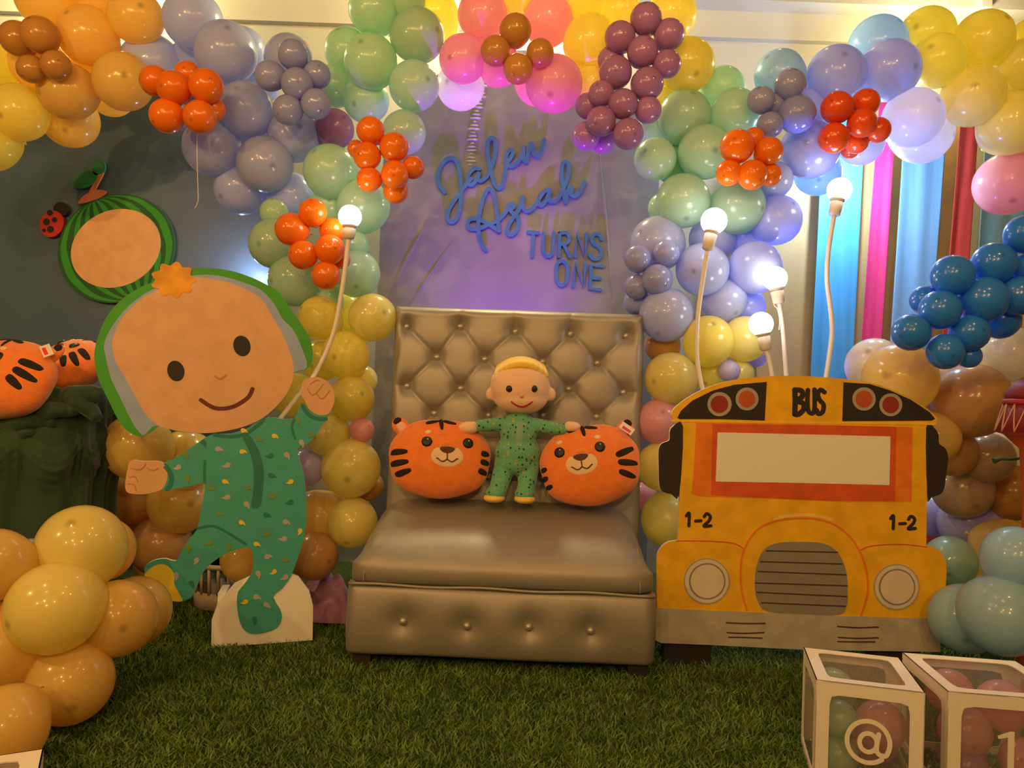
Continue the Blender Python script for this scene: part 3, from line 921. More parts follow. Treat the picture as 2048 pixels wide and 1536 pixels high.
# scattered petal print
def petal(x, y, s_, ang):
    raw = [(-9, 0), (-6, 5.5), (0, 6), (5, 3), (12, 4), (6, -3), (0, -5.5), (-6, -5)]
    c, q_ = math.cos(ang), math.sin(ang)
    return PL.qs(spline([(x + (a_ * c - b2 * q_) * s_, y + (a_ * q_ + b2 * c) * s_) for a_, b2 in raw], 2, True))
pr = {'y': [(488, 861, .2), (550, 872, .3), (486, 903, 0), (451, 963, .3), (581, 964, 2.6), (484, 1045, .4), (600, 1063, 1.8), (514, 1088, .3), (548, 1144, 2.4), (490, 1204, 2.6)],
      'l': [(438, 898, .1), (575, 911, .9), (356, 935, 2.6), (454, 931, 2.7), (454, 995, 2.8), (494, 1009, .8), (573, 1044, .3), (567, 1078, 2.9), (393, 1122, 2), (536, 1113, -.2), (517, 1148, 1.2), (514, 1194, .2), (534, 1210, .5), (570, 1155, 2.5), (604, 886, 1.1), (353, 1152, 1.4)],
      'd': [(408, 886, 1.0), (540, 912, 2.9), (544, 951, .2), (580, 1005, 2.7), (534, 1030, .2), (384, 1168, 1), (510, 1240, 1.4)],
      'o': [(376, 957, 1.4), (372, 910, 1), (423, 976, .2), (496, 975, .1), (545, 993, 2.8), (440, 1027, .1), (378, 1096, 1.5), (418, 1086, 2.6), (458, 1094, 1.5), (533, 1068, 2.6), (572, 1119, .1), (597, 842, 1.6), (518, 878, .1), (622, 870, 0)]}
for k_, m_, s_ in (('y', PYEL, 0.75), ('l', PLIL, 0.85), ('d', PYD, 0.85), ('o', paint('olive_paint', (0.16, 0.30, 0.07)), 0.85)):
    for (x, y, a_) in pr[k_]:
        q = MB(); q.plate(petal(x, y, s_, a_), 0.0015, 0.0027); q.build('petal_print', m_, child)
tag(child, 'tall painted board of a waving child in green hooded pyjamas', 'cutout board')

# ------------------------------------------------------------------ watermelon plaque and ladybird on the navy panel
WP = Plane(230, 500, 4.385)
WP.o = P(230, 500, 4.385); WP.mat.translation = WP.o
melon = empty('watermelon_plaque', WP.mat)
MDK = paint('dark_melon_paint', (0.015, 0.12, 0.04)); MLT = paint('bright_melon_paint', (0.04, 0.36, 0.04))
MPE = paint('pale_peach_paint', (0.92, 0.52, 0.26)); MCO = paint('coral_paint', (0.60, 0.18, 0.10))
tl = 0.42
c_, s_ = math.cos(tl), math.sin(tl)
cxm, cym = 232, 497
def wm(u, v): return WP.q(cxm + u * c_ + v * s_, cym - u * s_ + v * c_)
RX, RY = 119, 107
b = MB(); b.plate([wm(RX * math.cos(a), RY * math.sin(a)) for a in (2 * math.pi * k / 64 for k in range(64))], -0.02, 0.0); tag(b.build('rind', MDK, melon), 'dark green rind')
# light stripes follow the rind from end to end
for i, f in enumerate((-0.90, -0.62, -0.36, -0.10, 0.16, 0.42, 0.68, 0.92)):
    b = MB()
    e1, e2 = [], []
    for k in range(25):
        t = -1.35 + 2.7 * k / 24
        wv = 0.006 * math.sin(k * 1.3 + i)
        e1.append(wm(RX * .97 * (f - 0.065 + wv) * math.cos(t), RY * 0.985 * math.sin(t)))
        e2.append(wm(RX * .97 * (f + 0.065 + wv) * math.cos(t), RY * 0.985 * math.sin(t)))
    b.plate(e1 + e2[::-1], 0.0, 0.0016)
    b.build('rind_stripe', MLT, melon)
b = MB(); b.plate([wm(92 * math.cos(a), 76 * math.sin(a)) for a in (2 * math.pi * k / 64 for k in range(64))], 0.0, 0.004); tag(b.build('flesh', MPE, melon), 'plain pale peach oval in the middle')
b = MB(); b.plate(WP.qs(spline([(158, 408), (168, 392), (192, 380), (214, 384), (196, 398)], 4, True)), 0.0, 0.005); b.build('stalk_cap', MCO, melon)
b = MB(); b.stroke(WP.qs([(182, 384), (192, 366), (203, 345)]), 0.024, -0.012, 0.0); b.build('stalk', MCO, melon)
for pts in ([(196, 350), (176, 340), (158, 350), (142, 374), (170, 376), (188, 366)], [(190, 350), (184, 332), (194, 320), (209, 326), (208, 344)]):
    b = MB(); b.plate(WP.qs(spline(pts, 4, True)), -0.012, 0.002); b.build('leaf', paint('leaf_paint', (0.02, 0.22, 0.09)), melon)
tag(melon, 'round watermelon plaque with striped green rind and plain peach centre', 'wall plaque')
LB = Plane(108, 446, 4.385); LB.o = P(108, 446, 4.385); LB.mat.translation = LB.o
lady = empty('ladybird_plaque', LB.mat)
b = MB(); b.plate(LB.qs(disc(104, 448, 23, 27, 32, 0.4)), -0.02, 0.004); b.build('wing_case', paint('red_paint', (0.62, 0.03, 0.02)), lady)
b = MB(); b.plate(LB.qs(disc(122, 418, 15, 14, 24)), -0.02, 0.002); b.build('head', BLACK, lady)
for (x, y, r_) in ((101, 426, 6), (94, 444, 7), (110, 440, 5.5), (102, 459, 7), (89, 461, 4)):
    b = MB(); b.plate(LB.qs(disc(x, y, r_, n=16)), 0.004, 0.0055); b.build('spot', BLACK, lady)
tag(lady, 'small red ladybird plaque with black spots beside the watermelon', 'wall plaque')

# ------------------------------------------------------------------ painted bus board
BPL = Plane(1600, 1310, 3.10, yaw=-2.0)
bus = empty('painted_bus_board', BPL.mat)
C = lambda pts: BPL.qs(pts, 1280, 720, 2.4)
BYEL = paint('bus_yellow_paint', (0.84, 0.47, 0.008), noise=0.10)
BYE2 = paint('bus_yellow_light_paint', (0.90, 0.56, 0.03))
BORA = paint('bus_orange_paint', (0.82, 0.22, 0.015), noise=0.12)
BRED = paint('bus_red_orange_paint', (0.68, 0.10, 0.02), noise=0.12)
BGRY = paint('bus_grey_paint', (0.26, 0.24, 0.22))
BRNG = paint('bus_ring_paint', (0.40, 0.36, 0.31))
BBRN = paint('bus_brown_line_paint', (0.07, 0.035, 0.018))
BBMP = paint('bus_bumper_paint', (0.44, 0.41, 0.36), noise=0.12)
BLMP = paint('bus_cream_paint', (0.70, 0.62, 0.52))
BDRD = paint('bus_dark_red_paint', (0.30, 0.025, 0.018)); BLRD = paint('bus_lamp_orange_paint', (0.50, 0.09, 0.025))
outline = C(spline([(150, 262), (162, 235), (220, 187), (300, 142), (400, 107), (520, 86), (680, 76), (850, 80), (1000, 94), (1130, 116), (1250, 160), (1350, 215), (1408, 258), (1426, 285), (1415, 303), (1378, 316)], 4)
    + [(1377, 600), (1374, 893)] + spline([(1376, 894), (1425, 905), (1458, 942), (1470, 990), (1466, 1090), (1452, 1190), (1440, 1240)], 4) + [(1438, 1400), (780, 1389), (350, 1367), (100, 1357), (75, 1345), (76, 1235)]
    + spline([(82, 1190), (80, 970), (95, 910), (132, 876), (182, 866)], 4) + [(190, 640), (203, 312), (165, 300)])
mir_l = C(spline([(206, 317), (158, 319), (143, 345), (140, 385), (106, 400), (90, 430), (90, 510), (92, 590), (106, 630), (150, 643), (188, 644)], 3, True))
mir_r = C(spline([(1373, 321), (1415, 330), (1432, 360), (1435, 402), (1466, 425), (1478, 470), (1470, 540), (1460, 612), (1440, 645), (1400, 657), (1379, 655)], 3, True))
b = MB()
for p_ in (outline, mir_l, mir_r): b.plate(p_, -0.02, 0.0)
b.build('board', EDGE, bus)
def blay(name, pts, mt, lvl, label=None, under=0.0002):
    q = MB(); q.plate(pts, under, 0.0010 + 0.0011 * lvl)
    o = q.build(name, mt, bus)
    if label: o['label'] = label
    return o
def bsk(name, pl_, mt, wpx, lvl, cl=False, sm=6):
    q = MB()
    for p_ in pl_: q.stroke(C(p_), wpx / 2.4 * BPL.px(), 0.0002, 0.0010 + 0.0011 * lvl, sm, cl)
    return q.build(name, mt, bus)
blay('body_panel', outline, BYEL, 0)
for m_ in (mir_l, mir_r): blay('mirror', m_, BLACK, 1)
for p_ in ([(178, 278), (197, 243), (250, 195), (350, 146), (450, 119), (608, 105), (598, 291), (400, 284), (190, 284)], [(976, 107), (1100, 115), (1200, 146), (1300, 191), (1390, 251), (1416, 282), (1400, 291), (970, 294)]):
    blay('lamp_housing', C(p_), BLACK, 1)
for (x, y, r_, m_) in ((381, 212, 58, BDRD), (513, 187, 55, BLRD), (1074, 187, 56, BLRD), (1202, 215, 55, BDRD)):
    l_ = blay('warning_lamp', C(disc(x, y, r_)), BRNG, 2)
    q = MB(); q.plate(C(disc(x - 1, y, r_ * 0.72)), 0.003, 0.0045); q.build('lens', m_, l_)
bsk('letter', [[(742, 143), (744, 200), (742, 260)], [(744, 143), (775, 148), (778, 175), (748, 195)], [(748, 198), (782, 208), (784, 238), (760, 260), (744, 260)]], BLACK, 25, 1)
bsk('letter', [[(805, 145), (803, 200), (808, 245), (826, 256), (836, 240), (838, 190), (837, 142)]], BLACK, 22, 1)
bsk('letter', [[(885, 155), (866, 143), (853, 165), (862, 192), (880, 215), (876, 248), (856, 258), (847, 240)]], BLACK, 22, 1)
blay('windscreen_surround', C([(270, 300), (700, 306), (1307, 322), (1303, 680), (1000, 681), (700, 668), (280, 654), (246, 640), (255, 560)]), BORA, 1, 'orange painted surround')
blay('windscreen_frame', C([(348, 306), (800, 312), (1228, 320), (1222, 676), (900, 674), (600, 660), (340, 648)]), BRED, 2, 'red-orange frame')
blay('windscreen', C([(372, 347), (790, 357), (1200, 367), (1195, 600), (780, 590), (362, 583)]), WHITE, 3, 'blank white windscreen')
for ox_, oy_ in ((0, 0), (980, 13)):
    bsk('lettering', [[(222 + ox_, 748 + oy_), (236 + ox_, 735 + oy_), (234 + ox_, 796 + oy_)], [(266 + ox_, 773 + oy_), (292 + ox_, 771 + oy_)], [(308 + ox_, 752 + oy_), (320 + ox_, 737 + oy_), (337 + ox_, 750 + oy_), (330 + ox_, 772 + oy_), (306 + ox_, 797 + oy_), (340 + ox_, 795 + oy_)]], BLACK, 15, 1)
bsk('roof_line', [[(152, 291), (500, 297), (900, 301), (1415, 307)]], BYE2, 10, 1)
bsk('bonnet_line', [[(512, 1198), (488, 1110), (482, 1000), (500, 905), (560, 815), (650, 772), (780, 757), (900, 775), (990, 830), (1050, 910), (1085, 1010), (1090, 1120), (1058, 1226)]], BORA, 8, 2)
bsk('wing_line', [[(176, 868), (330, 869), (450, 880), (496, 905)], [(1060, 912), (1112, 892), (1250, 884), (1376, 897)]], BRED, 5, 1)
bsk('bonnet_highlight', [[(648, 764), (700, 750), (790, 744), (870, 752), (920, 768)]], paint('pale_yellow_paint', (0.85, 0.60, 0.16)), 14, 1)
gr_ = blay('radiator_grille', C(spline([(550, 1065), (560, 985), (590, 915), (650, 880), (760, 872), (880, 880), (945, 920), (985, 1000), (995, 1100), (990, 1180), (950, 1222), (780, 1218), (610, 1206), (562, 1150)], 4, True)), BGRY, 2)
for (a_, b2) in (((606, 915), (945, 922)), ((578, 967), (968, 978)), ((566, 1014), (988, 1030)), ((554, 1069), (993, 1083)), ((560, 1114), (990, 1134)), ((582, 1164), (984, 1181))):
    q = MB(); q.stroke(C([a_, b2]), 6 / 2.4 * BPL.px(), 0.002, 0.0042, 1); q.build('grille_line', BBRN, gr_)
for (x, y) in ((320, 1061), (1230, 1089)):
    h_ = blay('headlamp', C(disc(x, y, 111)), BRNG, 2)
    q = MB(); q.plate(C(disc(x, y, 104)), 0.003, 0.0040); q.build('headlamp_rim', BLMP, h_)
    q = MB(); q.plate(C(disc(x + 1, y, 88)), 0.003, 0.0048); q.build('headlamp_ring', BGRY, h_)
    q = MB(); q.plate(C(disc(x + 2, y, 80)), 0.003, 0.0056); q.build('headlamp_glass', BLMP, h_)
blay('bumper', C([(82, 1189), (350, 1202), (620, 1213), (950, 1228), (1440, 1240), (1438, 1400), (780, 1389), (350, 1367), (100, 1357), (75, 1345), (76, 1235)]), BBMP, 3, 'grey painted bumper')
bsk('bumper_line', [[(412, 1259), (500, 1263), (598, 1262)], [(416, 1307), (500, 1310), (592, 1306)], [(424, 1329), (500, 1330), (584, 1333)]], BBRN, 6, 4)
bsk('bumper_line', [[(946, 1277), (1040, 1283), (1140, 1280)], [(950, 1330), (1040, 1334), (1140, 1331)], [(946, 1350), (1040, 1351), (1124, 1351)]], BBRN, 6, 4)
# black feet carry the board
for (xa, xb) in ((118, 346), (1130, 1360)):
    u0 = BPL.q(1280 + xa / 2.4, 1320)[0]; u1 = BPL.q(1280 + xb / 2.4, 1320)[0]
    q = MB(); q.box((u0, 0, -0.10), (u1, 0.10, -0.0205)); q.build('foot', BLACK, bus)
tag(bus, 'large yellow painted school bus front board standing beside the loveseat', 'cutout board')

# ------------------------------------------------------------------ lettering on the satin panel
LETM = paint('blue_foam_letter', (0.06, 0.24, 0.42))
L7 = lambda pts: LETP.qs(pts, 840, 260, 4.2675)
def letters(name, strokes, wpx, label, depth=0.02):
    q = MB()
    pts = [p for s_ in strokes for p in L7(s_[0])]
    ox_ = sum(p[0] for p in pts) / len(pts); oy_ = min(p[1] for p in pts)
    for s_ in strokes:
        cl = len(s_) > 1 and s_[1] == 'c'
        sm = 1 if len(s_) > 1 and s_[1] == 's' else 7
        q.stroke([(x - ox_, y - oy_) for x, y in L7(s_[0])], wpx / 4.2675 * LETP.px(), 0.0, depth, sm, cl)
    o = q.build(name, LETM)
    o.matrix_world = LETP.mat @ Matrix.Translation((ox_, oy_, 0.012))
    tag(o, label, 'lettering', 'blue cut-out lettering on the satin panel')
    return o
letters('script_word', [([(215, 540), (170, 485), (155, 420), (172, 340), (215, 275), (265, 252), (310, 275), (338, 350), (350, 450), (352, 560), (345, 660), (325, 745), (295, 788), (258, 792), (236, 760), (246, 700), (285, 630), (335, 560), (385, 490), (440, 430)],),
    ([(508, 345), (470, 338), (428, 375), (408, 425), (415, 470), (445, 478), (480, 440), (508, 375), (498, 420), (505, 442), (535, 440), (585, 390), (620, 300), (645, 200), (642, 110), (615, 80), (585, 110), (578, 190), (592, 300), (615, 400), (640, 480), (675, 508), (705, 480), (722, 400), (738, 310), (775, 250), (792, 210), (780, 182), (752, 200), (732, 260), (745, 310), (790, 318), (840, 280), (870, 220), (884, 152), (882, 200), (880, 250), (905, 285), (920, 220), (940, 135), (962, 150), (964, 205), (990, 235), (1025, 205), (1045, 150), (1058, 98)],)],
    34, 'blue script name, upper word of the lettering on the grey satin')
letters('script_word', [([(562, 1032), (528, 980), (505, 900), (500, 810), (512, 710), (540, 600), (575, 525), (602, 518), (628, 560), (648, 650), (662, 760), (676, 872)],),
    ([(676, 872), (600, 822), (500, 772), (430, 772), (408, 812), (430, 850), (510, 848), (590, 815), (650, 790), (700, 750), (735, 705), (762, 650), (795, 645), (800, 668), (772, 690), (790, 720), (832, 760), (838, 820), (812, 880), (770, 904), (746, 878), (758, 820), (800, 750), (850, 680), (878, 575), (872, 640), (890, 690), (930, 700), (985, 650), (1040, 560), (1085, 520), (1108, 525), (1095, 545)],),
    ([(1070, 530), (1025, 570), (1008, 630), (1035, 655), (1075, 610), (1108, 530), (1095, 590), (1115, 622), (1170, 605), (1225, 500), (1262, 390), (1266, 310), (1240, 284), (1212, 310), (1206, 400), (1222, 510), (1240, 630), (1252, 560), (1275, 500), (1290, 515), (1284, 560), (1320, 575), (1365, 530), (1400, 455)],)],
    34, 'blue script name, lower word of the lettering on the grey satin')
LT = [('T', [([(922, 878), (1008, 888)], 's'), ([(967, 884), (955, 1085)], 's')], 'first letter, T, of the word TURNS on the satin panel'),
      ('U', [([(1054, 890), (1048, 985), (1052, 1045), (1085, 1085), (1122, 1068), (1134, 1010), (1140, 892)],)], 'second letter, U, of the word TURNS on the satin panel'),
      ('R', [([(1190, 890), (1182, 1085)], 's'), ([(1190, 890), (1245, 888), (1270, 925), (1255, 970), (1190, 985)],), ([(1225, 985), (1276, 1088)], 's')], 'third letter, R, of the word TURNS on the satin panel'),
      ('N', [([(1322, 1085), (1334, 895), (1402, 1092), (1418, 895)], 's')], 'fourth letter, N, of the word TURNS on the satin panel'),
      ('S', [([(1545, 940), (1525, 903), (1485, 900), (1460, 935), (1475, 975), (1525, 1010), (1545, 1055), (1520, 1105), (1475, 1108), (1444, 1075)],)], 'last letter, S, of the word TURNS on the satin panel'),
      ('O', [([(1208, 1125), (1250, 1160), (1255, 1235), (1245, 1300), (1206, 1332), (1168, 1298), (1160, 1230), (1168, 1155)], 'c')], 'first letter, O, of the word ONE beneath TURNS'),
      ('N', [([(1304, 1338), (1322, 1142), (1392, 1345), (1408, 1148)], 's')], 'middle letter, N, of the word ONE beneath TURNS'),
      ('E', [([(1552, 1168), (1456, 1165), (1446, 1362), (1532, 1370)], 's'), ([(1452, 1266), (1528, 1272)], 's')], 'last letter, E, of the word ONE beneath TURNS')]
for n_, s_, lab in LT:
    letters('block_letter', s_, 30, 'blue foam ' + lab)
# ------------------------------------------------------------------ balloons
BC = {
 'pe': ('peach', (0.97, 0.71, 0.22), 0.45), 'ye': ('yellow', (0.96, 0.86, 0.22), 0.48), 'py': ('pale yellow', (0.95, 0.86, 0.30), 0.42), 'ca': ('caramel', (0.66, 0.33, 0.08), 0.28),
 'or': ('orange', (0.97, 0.22, 0.010), 0.20), 'or_dim': ('orange', (0.93, 0.11, 0.015), 0.18), 'bl': ('grey-blue', (0.54, 0.60, 0.92), 0.38), 'bs': ('dusty blue', (0.36, 0.40, 0.80), 0.22), 'gr': ('mint green', (0.56, 0.80, 0.62), 0.40),  # the redder orange has its cluster's lower light put into the colour
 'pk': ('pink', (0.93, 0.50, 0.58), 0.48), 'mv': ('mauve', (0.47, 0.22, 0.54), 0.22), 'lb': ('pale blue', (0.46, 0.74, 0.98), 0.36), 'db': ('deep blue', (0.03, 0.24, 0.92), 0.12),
 'cr': ('cream', (0.92, 0.84, 0.66), 0.40), 'li': ('lilac', (0.60, 0.55, 0.92), 0.36), 'wh': ('white', (0.86, 0.85, 0.96), 0.45), 'gr_shade': ('shaded mint', (0.28, 0.62, 0.34), 0.3), 'sd': ('sand', (0.62, 0.42, 0.26), 0.3), 'tn': ('tan', (0.72, 0.42, 0.16), 0.34),  # darker mint, and tan on shaded peach balloons, carry shade in the colour
}
BM = {k: balloon_mat(v[0].replace(' ', '_') + '_latex', v[1], v[2]) for k, v in BC.items()}
